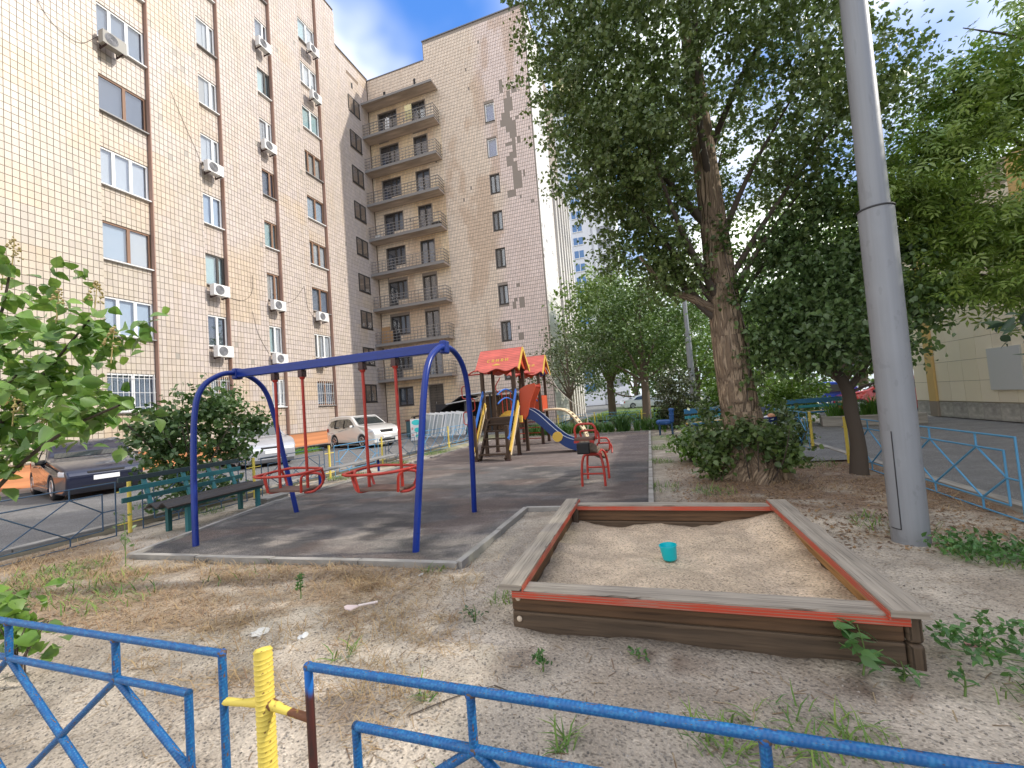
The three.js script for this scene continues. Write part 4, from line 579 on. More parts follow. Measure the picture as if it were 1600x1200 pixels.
// ---------------------------------------------------------------- playhouse with slide
{
  const s = thing('playhouse', 'wooden play tower pair with red roofs, stairs and blue slide', 'playground tower', [0, 0, 0]), W = mat.darkWood, Wd = (g, ax = 'y') => uvAlong(g, ax);
  const red = std([0.66, 0.12, 0.09], 0.75, { map: null }), orange = std([0.56, 0.075, 0.022], 0.5), yellow = std([0.68, 0.44, 0.07], 0.6), blue = std([0.02, 0.13, 0.5], 0.5), slideB = std([0.012, 0.04, 0.17], 0.35), beige = std([0.7, 0.56, 0.36], 0.8), redT = mat.swingRed;
  const post = (x, z, h) => { const p = part(s, 'post', Wd(rbox(0.1, h, 0.1, 0.012, x, h / 2 - 0.05, z)), W); part(p, 'shoe', box(0.115, 0.07, 0.115, x, 0.045, z), mat.steelDark); };
  const towers = [[-4.85, -3.82, -12.0, -12.95], [-4.8, -3.8, -14.9, -15.85]];
  const roofRed = std([1.3, 0.3, 0.24], 0.75, { map: T.wood });
  towers.forEach(([x0, x1, zf, zb], ti) => {
    for (const x of [x0, x1]) for (const z of [zf, zb]) post(x, z, 2.74);
    for (let k = 0; k < 7; k++) { const z = lerp(zf - 0.06, zb + 0.06, (k + 0.5) / 7); part(s, 'deck_board', uvAlong(box(x1 - x0 - 0.11, 0.04, Math.abs(zb - zf) / 7 - 0.02, (x0 + x1) / 2, 1.16, z), 'x'), W); }
    part(s, 'deck_beam', Wd(box(x1 - x0 - 0.1, 0.22, 0.05, (x0 + x1) / 2, 1.05, zf + 0.02), 'x'), W);
    // roof: two wavy-edged slopes and pierced gables
    const zm = (zf + zb) / 2, a0 = x0 - 0.17, a1 = x1 + 0.2, ridge = 3.3, eave = 2.6, run = Math.abs(zb - zf) / 2 + 0.13, len = Math.hypot(run, ridge - eave), ang = Math.atan2(ridge - eave, run);
    const wav = []; const w = a1 - a0; for (let k = 0; k <= 24; k++) { const t = k / 24; wav.push([t * w, 0.06 * Math.cos((t - 0.5) * 4 * PI) * (Math.abs(t - 0.5) < 0.5 ? 1 : 0) - (t < 0.12 || t > 0.88 ? -0.02 : 0)]); }
    for (const d of [1, -1]) {
      const g = poly([[0, len], ...wav, [w, len]].map((p) => p), 0.03); uvAlong(g, 'x'); g.rotateX(d > 0 ? -(PI / 2 - ang) : PI / 2 - ang); g.translate(a0, eave, zm + d * run); part(s, 'roof_slope', g, roofRed);
    }
    for (const x of [a0 + 0.06, a1 - 0.08]) {
      part(s, 'gable', poly([[-run + 0.06, eave + 0.03], [0, ridge - 0.03], [run - 0.06, eave + 0.03], [run * 0.45, eave + 0.05], [0, eave + 0.22], [-run * 0.45, eave + 0.05]], 0.03, new THREE.Matrix4().makeRotationY(-PI / 2).setPosition(x, 0, zm)), orange);
      if (x > x0 + 0.5) for (const d of [1, -1]) part(s, 'gable_trim', bar([a1 + 0.012, ridge - 0.01, zm], [a1 + 0.012, eave - 0.02, zm + d * run], 0.025, 0.09), yellow);
    }
    // inside valance
    part(s, 'valance', poly([[0, 0], [0.2, 0.14], [0.5, -0.05], [0.8, 0.14], [1, 0], [1, 0.25], [0, 0.25]].map(([p, q]) => [p * (x1 - x0 - 0.12), q]), 0.025).translate(x0 + 0.06, 2.55, zb + 0.1), orange);
  });
  // painted word on the front roof slopes
  const font = await new FontLoader().loadAsync('fonts/droid/droid_sans_bold.typeface.json');
  towers.forEach(([x0, x1, zf, zb]) => {
    const zm = (zf + zb) / 2, run = Math.abs(zb - zf) / 2 + 0.13, ang = Math.atan2(0.7, run), letters = [['C', 1], ['B', 1], ['N', -1], ['B', 1], ['N', -1]], gs = [];
    letters.forEach(([ch, f], i) => { const g = new TextGeometry(ch, { font, size: 0.115, depth: 0.004, curveSegments: 4, bevelEnabled: false }); g.computeBoundingBox(); const wd = g.boundingBox.max.x; if (f < 0) { g.scale(-1, 1, 1); const ix = g.index; g.translate(wd, 0, 0); if (!ix) { const p = g.attributes.position.array, n = g.attributes.normal.array; for (let k = 0; k < p.length; k += 9) for (let q = 0; q < 3; q++) { [p[k + q], p[k + 3 + q]] = [p[k + 3 + q], p[k + q]]; [n[k + q], n[k + 3 + q]] = [n[k + 3 + q], n[k + q]]; } } } g.translate(i * 0.15, 0, 0); gs.push(g); });
    gs.push(poly([[0.2, -0.16], [0.5, -0.16], [0.35, -0.08]], 0.004));
    const g = M(gs); g.rotateX(-(PI / 2 - ang)); const n = new V3(0, Math.sin(PI / 2 - ang) , Math.cos(PI / 2 - ang)); g.translate(x0 + 0.16, 2.6 + 0.36 * Math.sin(ang), zm + run - 0.36 * Math.cos(ang)); const N = new V3(0, Math.cos(ang), Math.sin(ang)).multiplyScalar(0.034); g.translate(N.x, N.y, N.z);
    part(s, 'painted_word', g, yellow);
  });
  // stairs towards the camera
  for (const x of [-4.72, -3.76]) { post(x, -10.82, x < -4 ? 1.35 : 1.05); part(s, 'stringer', uvAlong(bar([x + (x < -4 ? 0.1 : -0.1), 0.05, -10.85], [x + (x < -4 ? 0.0 : 0.0), 1.1, -11.97], 0.05, 0.16), 'z'), W); }
  for (let k = 0; k < 5; k++) part(s, 'tread', uvAlong(box(0.8, 0.035, 0.16, -4.26, 0.2 + k * 0.2, -10.95 - k * 0.21), 'x'), W);
  for (const [x, dx] of [[-4.78, 0.05], [-3.72, 0.05]]) {
    part(s, 'handrail', bar([x, 0.62, -10.78], [x - 0.03, 1.98, -11.9], 0.03, 0.1), blue); part(s, 'handrail', bar([x + dx, 0.3, -10.72], [x + dx - 0.03, 1.62, -11.9], 0.03, 0.12), yellow);
    part(s, 'rail_edge', bar([x + dx + 0.02, 0.2, -10.72], [x + dx - 0.01, 1.5, -11.9], 0.02, 0.05), beige);
  }
  // slide along +x
  const path = [[-3.78, 1.22], [-3.5, 1.24], [-3.2, 1.05], [-2.75, 0.6], [-2.45, 0.35], [-2.1, 0.22], [-1.9, 0.2]], c2 = new THREE.SplineCurve(path.map((p) => new THREE.Vector2(...p))).getPoints(26);
  for (const z of [-12.22, -12.74]) { const up = c2.map((p, i) => [p.x, p.y + 0.14 * (i > 22 ? 0.6 : 1)]), dn = c2.map((p, i) => [p.x, Math.max(0.05, p.y - 0.16)]).reverse(); part(s, 'slide_side', poly([...up, ...dn], 0.04).translate(0, 0, z), slideB); const e = []; for (let i = 0; i + 1 < c2.length; i++) e.push(bar([c2[i].x, c2[i].y + 0.145 * (i > 21 ? 0.65 : 1), z + 0.02], [c2[i + 1].x, c2[i + 1].y + 0.145 * (i > 21 ? 0.65 : 1), z + 0.02], 0.046, 0.014)); part(s, 'slide_edge', e, std([0.3, 0.34, 0.42], 0.5)); }
  { const e = []; for (let i = 0; i + 1 < c2.length; i++) e.push(bar([c2[i].x, c2[i].y, -12.46], [c2[i + 1].x, c2[i + 1].y, -12.46], 0.48, 0.012)); part(s, 'slide_chute', e, std([0.45, 0.46, 0.48], 0.3, { metalness: 0.8 })); }
  part(s, 'slide_disc', new THREE.CylinderGeometry(0.15, 0.15, 0.03, 28).rotateX(PI / 2).translate(-2.66, 0.5, -12.16), yellow);
  for (const z of [-12.16, -12.78]) part(s, 'slide_shield', poly([[-3.74, 1.2], [-3.72, 1.98], [-3.5, 2.1], [-3.22, 2.14], [-3.2, 2.02], [-3.42, 1.55], [-3.5, 1.2], [-3.6, 1.05]], 0.035).translate(0, 0, z), orange);
  part(s, 'shield_bar', rod([-3.24, 2.05, -12.16], [-3.24, 2.05, -12.78], 0.03), redT);
  part(s, 'bracket_cap', box(0.1, 0.2, 0.1, -3.7, 1.1, -12.0), yellow);
  // arched climbing bars on the left
  part(s, 'climbing_pole', [rod([-5.62, -0.02, -12.5], [-5.56, 2.6, -12.5], 0.026), tube([[-5.56, 2.6, -12.5], [-5.2, 2.68, -12.2], [-4.9, 2.7, -12.05]], 0.024, 16), tube([[-5.56, 2.6, -12.5], [-5.2, 2.62, -12.75], [-4.9, 2.62, -12.95]], 0.024, 16)], redT);
  for (let k = 0; k < 4; k++) { const y = 2.25 - k * 0.42, d = k % 2 ? 1 : -1; part(s, 'foot_loop', tube([[-5.58, y, -12.5], [-5.58 + d * 0.16, y, -12.5], [-5.58 + d * 0.21, y - 0.06, -12.5], [-5.58 + d * 0.21, y - 0.34, -12.5], [-5.58 + d * 0.15, y - 0.4, -12.5], [-5.59, y - 0.4, -12.5]], 0.017, 40, 8, false, 0.2), redT); }
  part(s, 'climbing_pole', [rod([-4.55, 1.1, -14.4], [-4.55, 2.55, -14.4], 0.022), tube([[-4.55, 2.55, -14.4], [-4.2, 2.62, -14.3], [-3.82, 2.62, -14.5]], 0.022, 12)], redT);
  part(s, 'climbing_arch', tube([[-4.75, 1.9, -13.4], [-4.95, 2.15, -13.4], [-4.75, 2.5, -13.4]], 0.018, 20), redT);
  // bridge between the towers
  for (let k = 0; k < 11; k++) { const t = (k + 0.5) / 11, z = lerp(-13.02, -14.84, t); part(s, 'bridge_board', box(0.82, 0.04, 0.15, -4.33, 1.16 + 0.16 * Math.sin(PI * t), z), yellow); }
  for (const x of [-4.76, -3.9]) for (const h of [0.42, 0.72]) part(s, 'bridge_rail', tube([0, 0.25, 0.5, 0.75, 1].map((t) => [x, 1.18 + h + 0.2 * Math.sin(PI * t), lerp(-12.98, -14.88, t)]), 0.026, 24), blue);
  for (const x of [-4.76, -3.9]) for (const t of [0.25, 0.5, 0.75]) part(s, 'bridge_baluster', rod([x, 1.16 + 0.16 * Math.sin(PI * t), lerp(-12.98, -14.88, t)], [x, 1.9 + 0.2 * Math.sin(PI * t), lerp(-12.98, -14.88, t)], 0.014), redT);
  // side panels of the back tower
  part(s, 'panel', box(0.03, 0.6, 0.8, -3.76, 1.5, -15.38), orange); part(s, 'panel', box(0.9, 0.5, 0.03, -4.3, 1.5, -15.8), orange);
  for (let k = 0; k < 5; k++) part(s, 'rung', rod([-4.75, 0.25 + k * 0.2, -14.85], [-3.86, 0.25 + k * 0.2, -14.85], 0.016), redT);
  // arched ladder to the right
  const ar = [[-3.75, 1.25], [-3.2, 1.24], [-2.84, 1.1], [-2.52, 0.72], [-2.3, 0.3], [-2.26, -0.02]], cc = new THREE.SplineCurve(ar.map((p) => new THREE.Vector2(...p))).getPoints(14);
  for (const z of [-15.1, -15.65]) part(s, 'arch_beam', tube(cc.map((p) => [p.x, p.y, z]), 0.036, 30, 8), beige);
  for (let k = 1; k < 13; k++) part(s, 'arch_rung', uvAlong(rbox(0.11, 0.035, 0.56, 0.01, cc[k].x, cc[k].y + 0.02, -15.38, 0, 0, -0.1 * k), 'z'), beige);
  part(s, 'rope', tube([[-3.62, 2.85, -15.4], [-3.2, 2.0, -15.4], [-2.75, 1.5, -15.4], [-2.35, 1.2, -15.4], [-2.2, 0.8, -15.4], [-2.25, 0.2, -15.4]], 0.014, 30, 6), std([0.6, 0.57, 0.5], 0.9));
  part(s, 'rope_knot', new THREE.TorusKnotGeometry(0.06, 0.025, 40, 6).translate(-3.72, 2.62, -15.2), std([0.12, 0.1, 0.3], 0.9));
}
// ---------------------------------------------------------------- seesaw
{
  const s = thing('seesaw', 'red framed seesaw with a seat raised towards the camera', 'seesaw', [-1.04, 0, -7.75]), R = mat.swingRed;
  for (const z of [0.36, -0.33]) {
    part(s, 'stand_arch', tube([[-0.2, -0.03, z + 0.02], [-0.19, 0.3, z], [-0.16, 0.5, z - 0.03 * Math.sign(z)], [-0.1, 0.57, z - 0.05 * Math.sign(z)], [0.1, 0.57, z - 0.05 * Math.sign(z)], [0.16, 0.5, z - 0.03 * Math.sign(z)], [0.19, 0.3, z], [0.2, -0.03, z + 0.02]], 0.022, 60, 10), R); part(s, 'cross_bar', rod([-0.19, 0.24, z], [0.19, 0.24, z], 0.016), R);
  }
  part(s, 'pivot', [rod([-0.14, 0.53, 0], [0.14, 0.53, 0], 0.03), rod([-0.1, 0.57, 0.32], [-0.1, 0.57, -0.3], 0.018), rod([0.1, 0.57, 0.32], [0.1, 0.57, -0.3], 0.018)], R);
  part(s, 'beam', uvAlong(bar([0, 0.3, -1.5], [0, 0.82, 1.05], 0.16, 0.13), 'z'), std([0.42, 0.33, 0.24], 0.8, { map: T.wood }));
  part(s, 'end_cap', rbox(0.2, 0.18, 0.1, 0.02, -0.02, 0.77, 1.08), mat.black);
  for (const [z, y] of [[0.85, 0.9], [-1.3, 0.45]]) {
    const st = part(s, 'seat', uvAlong(rbox(0.3, 0.04, 0.3, 0.012, -0.02, y, z), 'x'), std([0.24, 0.13, 0.09], 0.8, { map: T.wood })); part(st, 'seat_rim', [box(0.31, 0.035, 0.02, -0.02, y - 0.035, z + 0.145), box(0.31, 0.035, 0.02, -0.02, y - 0.035, z - 0.145)], R);
    part(s, 'handle', tube([[-0.18, y - 0.02, z - 0.1], [-0.19, y + 0.15, z - 0.1], [-0.13, y + 0.23, z - 0.1], [0.09, y + 0.23, z - 0.1], [0.15, y + 0.15, z - 0.1], [0.15, y - 0.02, z - 0.1]], 0.02, 44, 10, false, 0.3), R);
    part(s, 'back_guard', tube([[-0.12, y, z - 0.28], [-0.12, y + 0.1, z - 0.28], [0.14, y + 0.1, z - 0.28], [0.18, y - 0.02, z - 0.28], [0.18, y - 0.1, z - 0.2]], 0.017, 30, 8, false, 0.3), R);
  }
}
{ // little blue rocker on legs
  const b = thing('rocking_animal', 'small blue animal shaped seat on legs beside the mat corner', 'playground seat', [0.5, 0, -16.5]), B = std([0.015, 0.08, 0.26], 0.4), D = std([0.02, 0.06, 0.12], 0.5);
  part(b, 'body', [rbox(0.52, 0.2, 0.26, 0.08, -0.06, 0.46, 0), rbox(0.16, 0.14, 0.3, 0.06, -0.26, 0.47, 0), rbox(0.16, 0.12, 0.28, 0.05, 0.02, 0.43, 0)], B);
  part(b, 'neck', [rbox(0.16, 0.5, 0.2, 0.05, 0.22, 0.68, 0, 0, 0, -0.05), rbox(0.2, 0.12, 0.22, 0.05, 0.23, 0.9, 0), rbox(0.18, 0.1, 0.21, 0.04, 0.22, 0.72, 0)], B);
  for (const [x, z] of [[-0.22, 0.1], [-0.22, -0.1], [0.2, 0.1], [0.2, -0.1]]) part(b, 'leg', rod([x * 1.05, -0.03, z * 1.15], [x, 0.42, z], 0.034, 0.04), D);
}
// ---------------------------------------------------------------- fences
const ribbed = (r, h, seg = 18) => { const p = [[0.0001, 0]]; const n = Math.round(h / 0.0155); for (let k = 0; k < n; k++) { const y = k / n * h, d = h / n; p.push([r, y + 0.001], [r, y + d * 0.55], [r * 1.075, y + d * 0.72], [r * 1.075, y + d * 0.84]); } p.push([r, h], [r * 0.8, h + 0.008], [0.0001, h + 0.01]); const g = new THREE.LatheGeometry(p.map((q) => new THREE.Vector2(...q)), seg), P = g.attributes.position; for (let i = 0; i < P.count; i++) { const x = P.getX(i), y = P.getY(i), z = P.getZ(i); P.setY(i, y + 0.28 * (x + z) * sstep(h - 0.02, h, y) + 0.12 * Math.abs(x) * (y < h - 0.03 ? 1 : 0)); } g.computeVertexNormals(); return g; };
const postGeo = ribbed(0.026, 0.83), thinPost = new THREE.CylinderGeometry(0.027, 0.027, 0.86, 10).translate(0, 0.43, 0);
function fencePanel(label, [x, z], turn, L, n, mt, o = {}) { // local x runs along the panel
  const f = thing('bar_fence', label, 'fence', [x, 0, z], turn, o.group), R = o.r ?? 0.011, H = o.H ?? 0.8, m1 = H - 0.15, m0 = 0.13, e = o.e ?? 0.54, ins = 0.165, md = (m0 + m1) / 2, rd = (a, b, r = R) => rod([...a, 0], [...b, 0], r, r, o.seg ?? 8);
  const s = []; for (let k = 0; k < n; k++) s.push(lerp(e, L - e, n === 1 ? 0.5 : k / (n - 1)));
  part(f, 'top_rail', [rd([0, H], [L, H]), ...[0, L].map((q) => new THREE.SphereGeometry(R * 1.08, 8, 6).translate(q, H, 0))], mt); part(f, 'middle_rail', [rd([ins, m1], [L - ins, m1]), ...[ins, L - ins].map((q) => new THREE.SphereGeometry(R * 1.08, 8, 6).translate(q, m1, 0))], mt); part(f, 'bottom_rail', rd([ins, m0], [L - ins, m0]), mt); part(f, 'ground_rail', rd([0, 0.01], [L, 0.01], R * 0.9), mt);
  for (const q of [0, L]) part(f, 'end_upright', rd([q, -0.05], [q, H]), q === 0 && o.burnt ? o.burnt : mt);
  for (const q of [ins, L - ins]) { part(f, 'inner_upright', rd([q, m0], [q, m1]), mt); part(f, 'tie', rd([q, md], [q === ins ? 0 : L, md]), mt); }
  for (const q of s) { part(f, 'stub', rd([q, m1], [q, H]), mt); part(f, 'foot', rd([q, 0], [q, m0]), mt); }
  for (let k = 0; k + 1 < n; k++) { part(f, 'brace', rd([s[k], m1], [s[k + 1], m0]), mt); part(f, 'brace', rd([s[k], m0], [s[k + 1], m1]), mt); }
  for (const [q, w] of [[s[0], ins], [s[n - 1], L - ins]]) { part(f, 'brace', rd([q, m1], [w, md]), mt); part(f, 'brace', rd([q, m0], [w, md]), mt); }
  if (o.weld) { const g = []; for (const q of s) for (const y of [m1, m0, H]) g.push(new THREE.IcosahedronGeometry(R * 1.28, 1).translate(q, y - (y === H ? R * 0.7 : 0), 0)); for (const q of [ins, L - ins]) g.push(new THREE.IcosahedronGeometry(R * 1.3, 1).translate(q, md, 0)); for (const q of [0, L]) g.push(new THREE.IcosahedronGeometry(R * 1.2, 1).translate(q, H, 0)); part(f, 'weld_bead', g, o.weld); }
  return f;
}
const ny = T.yellow.clone(); ny.repeat.set(1, 14); ny.needsUpdate = true; const nearYellow = new THREE.MeshStandardMaterial({ map: ny, roughness: 0.5 });
const rustyYellow = new THREE.MeshStandardMaterial({ map: tex(128, (x, y) => { const k = sstep(0.46, 0.56, fbm(x * 6, y * 6, 4, 6)); return [lerp(0.16, 0.74, k), lerp(0.06, 0.58, k), lerp(0.025, 0.1, k)]; }, { rep: 5 }), roughness: 0.7 });
function fencePost(label, x, z, ax, arm = 0.18, near = false, group) {
  const p = thing('fence_post', label, 'fence post', [x, 0, z], 0, group); part(p, 'post', near ? postGeo : thinPost, near ? nearYellow : mat.yellowRod);
  for (const d of [-1, 1]) for (const y of near ? [0.655] : [0.66, 0.16]) { const q = ax === 'x' ? [d * arm, y, 0] : [0, y, d * arm]; part(p, 'arm', near ? limb([[d * 0.02, y + 0.012, 0], [d * arm * 0.5, y, 0], [d * arm, y - 0.008, 0]], [0.017, 0.011, 0.012], 8, 8) : rod([0, y, 0], q, 0.009), near && d > 0 ? rustyYellow : mat.yellowRod); }
  return p;
}
const ord = ['nearest', 'second nearest', 'third nearest', 'fourth nearest', 'fifth nearest', 'sixth nearest', 'seventh nearest'];
{
  const Z = -1.04; // before the camera
  const weld = std([1, 1, 1], 0.6, { map: tex(128, (x, y) => { const k = sstep(0.42, 0.52, fbm(x * 8, y * 8, 3, 8)); return [lerp(0.09, 0.006, k), lerp(0.06, 0.1, k), lerp(0.05, 0.34, k)]; }) });
  const burnt = new THREE.MeshStandardMaterial({ map: tex(128, (x, y) => { const k = sstep(0.52, 0.56, y + 0.05 * fbm(x * 6, y * 6, 3)) * (1 - sstep(0.78, 0.82, y + 0.05 * fbm(x * 6 + 4, y * 6, 3))), r = fbm(x * 10, y * 20, 3); return [lerp(0.008, 0.03 + 0.06 * r, k), lerp(0.15, 0.016, k), lerp(0.52, 0.012, k)]; }), roughness: 0.55 });
  fencePanel('blue welded bar fence panel running in front of the sandbox', [-1.06, Z], 0, 2.46, 3, mat.blueRod, { r: 0.0125, seg: 14, burnt, weld });
  fencePanel('blue welded bar fence panel at the bottom left corner', [-3.88, Z], 0, 2.46, 3, mat.blueRod, { r: 0.0125, seg: 14, weld });
  fencePost('yellow ribbed post between the two foreground fence panels', -1.24, Z, 'x', 0.175, true);
  const zs = [-2.25, -4.45, -6.65, -8.82, -11.05, -13.3, -15.55, -17.8];
  zs.forEach((z, i) => { if (i) fencePost(`yellow fence post along the road, ${ord[i - 1]} to the camera`, -7.95, z, 'z', 0.17, false, 'yellow posts along the road'); });
  for (let i = 0; i + 1 < zs.length; i++) fencePanel(`roadside fence panel of thin crossed bars, ${ord[i]} to the camera`, [-7.95, zs[i] - 0.18], PI / 2, zs[i] - zs[i + 1] - 0.36, 2, i === 3 || i === 5 || i === 6 ? mat.paleBlueRod : mat.slateRod, { r: 0.009, H: 0.82, group: 'fence panels along the road' });
  const rz = -9.2; fencePost('yellow post right of the entrance gap beside the crooked tree', 3.36, rz, 'z', 0.12); fencePost('yellow post left of the entrance gap by the shrubs', 3.42, -11.15, 'z', 0.12);
  fencePanel('light blue fence panel of crossed bars right of the lamp post', [3.4, -5.5], PI / 2, 3.5, 4, mat.paleBlueRod, { r: 0.0105, H: 0.84 });
  fencePanel('light blue fence panel running off at the right edge', [3.4, -2.2], PI / 2, 2.9, 3, mat.paleBlueRod, { r: 0.0105, H: 0.84 });
  fencePanel('pale blue fence panel half hidden by shrubs beyond the entrance gap', [3.42, -11.35], PI / 2, 2.6, 3, mat.paleBlueRod, { r: 0.0105, H: 0.84 });
  for (const [i, x] of [-4.4, -2.6, -0.4, 1.9].entries()) fencePost(`yellow post behind the flower bed, ${['farthest left', 'second from left', 'third from left', 'farthest right'][i]}`, x, -20.6, 'x', 0.2, false, 'yellow posts behind the flower bed');
  for (const [i, x] of [-4.2, -2.2, 0].entries()) fencePanel(`low fence panel behind the flower bed, ${['left', 'middle', 'right'][i]} one`, [x, -20.6], 0, 1.7, 2, mat.paleBlueRod, { r: 0.009, group: 'fence panels behind the flower bed' });
}
// ---------------------------------------------------------------- lamp posts
{
  const p = thing('lamp_post', 'thick grey painted steel lamp post with a collar', 'lamp post', [2.19, 0, -4.88]), G = std([0.5, 0.525, 0.57], 0.48, { map: T.pole, bumpMap: T.mottleBump, bumpScale: 0.004 }); p.rotation.z = -0.012;
  part(p, 'lower_tube', new THREE.CylinderGeometry(0.138, 0.14, 3.2, 48, 1, true).translate(0, 1.55, 0), G); part(p, 'upper_tube', new THREE.CylinderGeometry(0.088, 0.113, 6.6, 48).translate(0, 6.4, 0), G);
  part(p, 'collar', [new THREE.TorusGeometry(0.138, 0.01, 10, 48).rotateX(PI / 2).translate(0, 3.15, 0)], std([0.05, 0.05, 0.055], 0.6)); part(p, 'collar_ring', new THREE.RingGeometry(0.11, 0.139, 48).rotateX(-PI / 2).translate(0, 3.148, 0), std([0.05, 0.05, 0.055], 0.6));
  const hg = new THREE.CylinderGeometry(0.1425, 0.1435, 0.9, 12, 1, true, -1.45, 0.62).translate(0, 0.58, 0); part(p, 'service_hatch', hg, std([0.25, 0.2625, 0.285], 0.45, { side: THREE.DoubleSide }));
  const ex = 0.1445; part(p, 'hatch_seam', [rod([ex * Math.sin(-0.83), 0.13, ex * Math.cos(-0.83)], [ex * Math.sin(-0.83), 1.03, ex * Math.cos(-0.83)], 0.004, 0.004, 6), tube([[-1.45], [-1.25], [-1.05], [-0.83]].map(([a]) => [ex * Math.sin(a), 0.13, ex * Math.cos(a)]), 0.004, 10, 6)], std([0.03, 0.03, 0.035], 0.7));
  const q = thing('lamp_post', 'slim grey lamp post far behind left of the poplar', 'lamp post', [1.95, 0, -20.9]); part(q, 'lower_tube', new THREE.CylinderGeometry(0.13, 0.15, 4.2, 20).translate(0, 2.1, 0), G); part(q, 'upper_tube', new THREE.CylinderGeometry(0.08, 0.1, 4.6, 20).translate(0, 6.4, 0), G); part(q, 'collar', new THREE.CylinderGeometry(0.145, 0.145, 0.06, 20).translate(0, 4.2, 0), G);
}
// ---------------------------------------------------------------- benches
{
  const b = thing('park_bench', 'green slatted bench with a dark corrugated seat left of the swings', 'bench', [-7.12, 0, -5.15]), teal = std([0.018, 0.1, 0.1], 0.6), teal2 = std([0.025, 0.16, 0.17], 0.6), dark = std([0.03, 0.05, 0.055], 0.6); b.rotation.y = 0.06;
  const pr = []; for (let k = 0; k <= 30; k++) { const t = k / 30; pr.push([lerp(-0.24, 0.24, t), 0.035 * Math.cos(t * 4 * PI + PI)]); } const lower = pr.map(([x, y]) => [x, y - 0.02]).reverse();
  part(b, 'seat', uvAlong(poly([...pr, ...lower], 1.75).translate(0.05, 0.47, -0.85), 'z'), std([0.07, 0.058, 0.055], 0.4, { map: T.wood, bumpMap: T.woodBump, bumpScale: 0.004 }));
  part(b, 'seat_frame', [box(0.04, 0.06, 1.6, -0.15, 0.4, 0), box(0.04, 0.06, 1.6, 0.22, 0.4, 0)], teal);
  [[0.88, dark], [0.73, teal2], [0.58, teal]].forEach(([y, m], k) => part(b, 'back_slat', rbox(0.03, 0.075, 2.0, 0.006, -0.36 - (y - 0.5) * 0.25, y, 0.06), m));
  for (const z of [0.7, 0.1, -0.35, -0.75]) part(b, 'back_stay', bar([-0.32, 0.4, z], [-0.5, 0.9, z], 0.05, 0.04), teal2);
  for (const z of [0.55, -0.72]) for (const x of [0.2, -0.2]) part(b, 'leg', bar([x, -0.03, z], [x, 0.42, z], 0.06, 0.06), x > 0 ? teal2 : teal);
  const p = thing('plank_bench', 'long low weathered plank on blue legs behind the swing', 'bench', [-7.05, 0, -8.6]); part(p, 'plank', uvAlong(rbox(0.26, 0.045, 3.1, 0.008, 0, 0.4, 0, 0, -0.06, 0), 'z'), std([0.5, 0.5, 0.5], 0.8, { map: T.wood })); for (const z of [-1.0, 1.1]) part(p, 'leg', rod([0, -0.03, z], [0, 0.38, z], 0.032), mat.swingBlue);
  const gb = (label, x, z, t) => { const q = thing('park_bench', label, 'bench', [x, 0, z], t, 'blue benches across the yard'), B = std([0.05, 0.2, 0.38], 0.6), O = std([0.75, 0.5, 0.16], 0.6); part(q, 'back_slat', rbox(1.9, 0.16, 0.04, 0.01, 0, 0.86, -0.2), B); part(q, 'back_slat', rbox(1.9, 0.1, 0.04, 0.01, 0, 0.66, -0.19), std([0.05, 0.3, 0.35], 0.6)); part(q, 'seat_slat', rbox(1.9, 0.05, 0.16, 0.01, 0, 0.46, 0.1), B); part(q, 'seat_slat', rbox(1.9, 0.05, 0.16, 0.01, 0, 0.47, -0.08), O); for (const xx of [-0.75, 0.75]) { part(q, 'leg', box(0.07, 0.45, 0.32, xx, 0.21, 0), mat.slateRod); part(q, 'back_stay', box(0.06, 0.55, 0.05, xx, 0.68, -0.225), mat.slateRod); } };
  gb('blue slatted bench before the stone planter', 5.7, -17.6, 0.2); gb('blue slatted bench peeping out left of the poplar trunk', 2.0, -15.4, 0.5);
}
{ // litter bin and planter
  const b = thing('litter_bin', 'tapered blue litter bin filled with rubbish right of the poplar', 'litter bin', [2.9, 0, -12.4]); part(b, 'bucket', new THREE.LatheGeometry([[0.001, 0.18], [0.12, 0.18], [0.185, 0.72], [0.195, 0.72], [0.175, 0.7], [0.12, 0.2], [0.001, 0.2]].map((p) => new THREE.Vector2(...p)), 24), std([0.01, 0.025, 0.2], 0.4)); part(b, 'stand', [rod([0, -0.02, -0.16], [0, 0.75, -0.19], 0.02), rod([0, 0.45, -0.18], [0, 0.45, -0.1], 0.012)], mat.slateRod);
  const r = thing('rubbish', 'crumpled white and orange rubbish heaped in the blue bin', 'rubbish', [2.9, 0.64, -12.4]); part(r, 'wrapper', [new THREE.IcosahedronGeometry(0.12, 1).scale(1.1, 0.8, 1).translate(-0.03, 0.02, 0)], std([0.7, 0.7, 0.72], 0.7)); part(r, 'wrapper', new THREE.IcosahedronGeometry(0.1, 1).scale(1, 0.9, 1).translate(0.05, 0.08, 0.03), std([0.6, 0.28, 0.15], 0.7));
  const p = thing('stone_planter', 'low grey stone planter with lily leaves by the yard', 'planter', [6.9, 0, -17.0], -0.25); part(p, 'kerb_wall', [rbox(2.6, 0.34, 0.18, 0.02, 0, 0.15, 0.5), rbox(0.18, 0.34, 1.0, 0.02, -1.21, 0.15, -0.1), rbox(0.18, 0.34, 1.0, 0.02, 1.21, 0.15, -0.1)], mat.concrete); part(p, 'planting_soil', box(2.3, 0.1, 1.0, 0, 0.2, -0.1), std([0.1, 0.07, 0.05], 1));
}
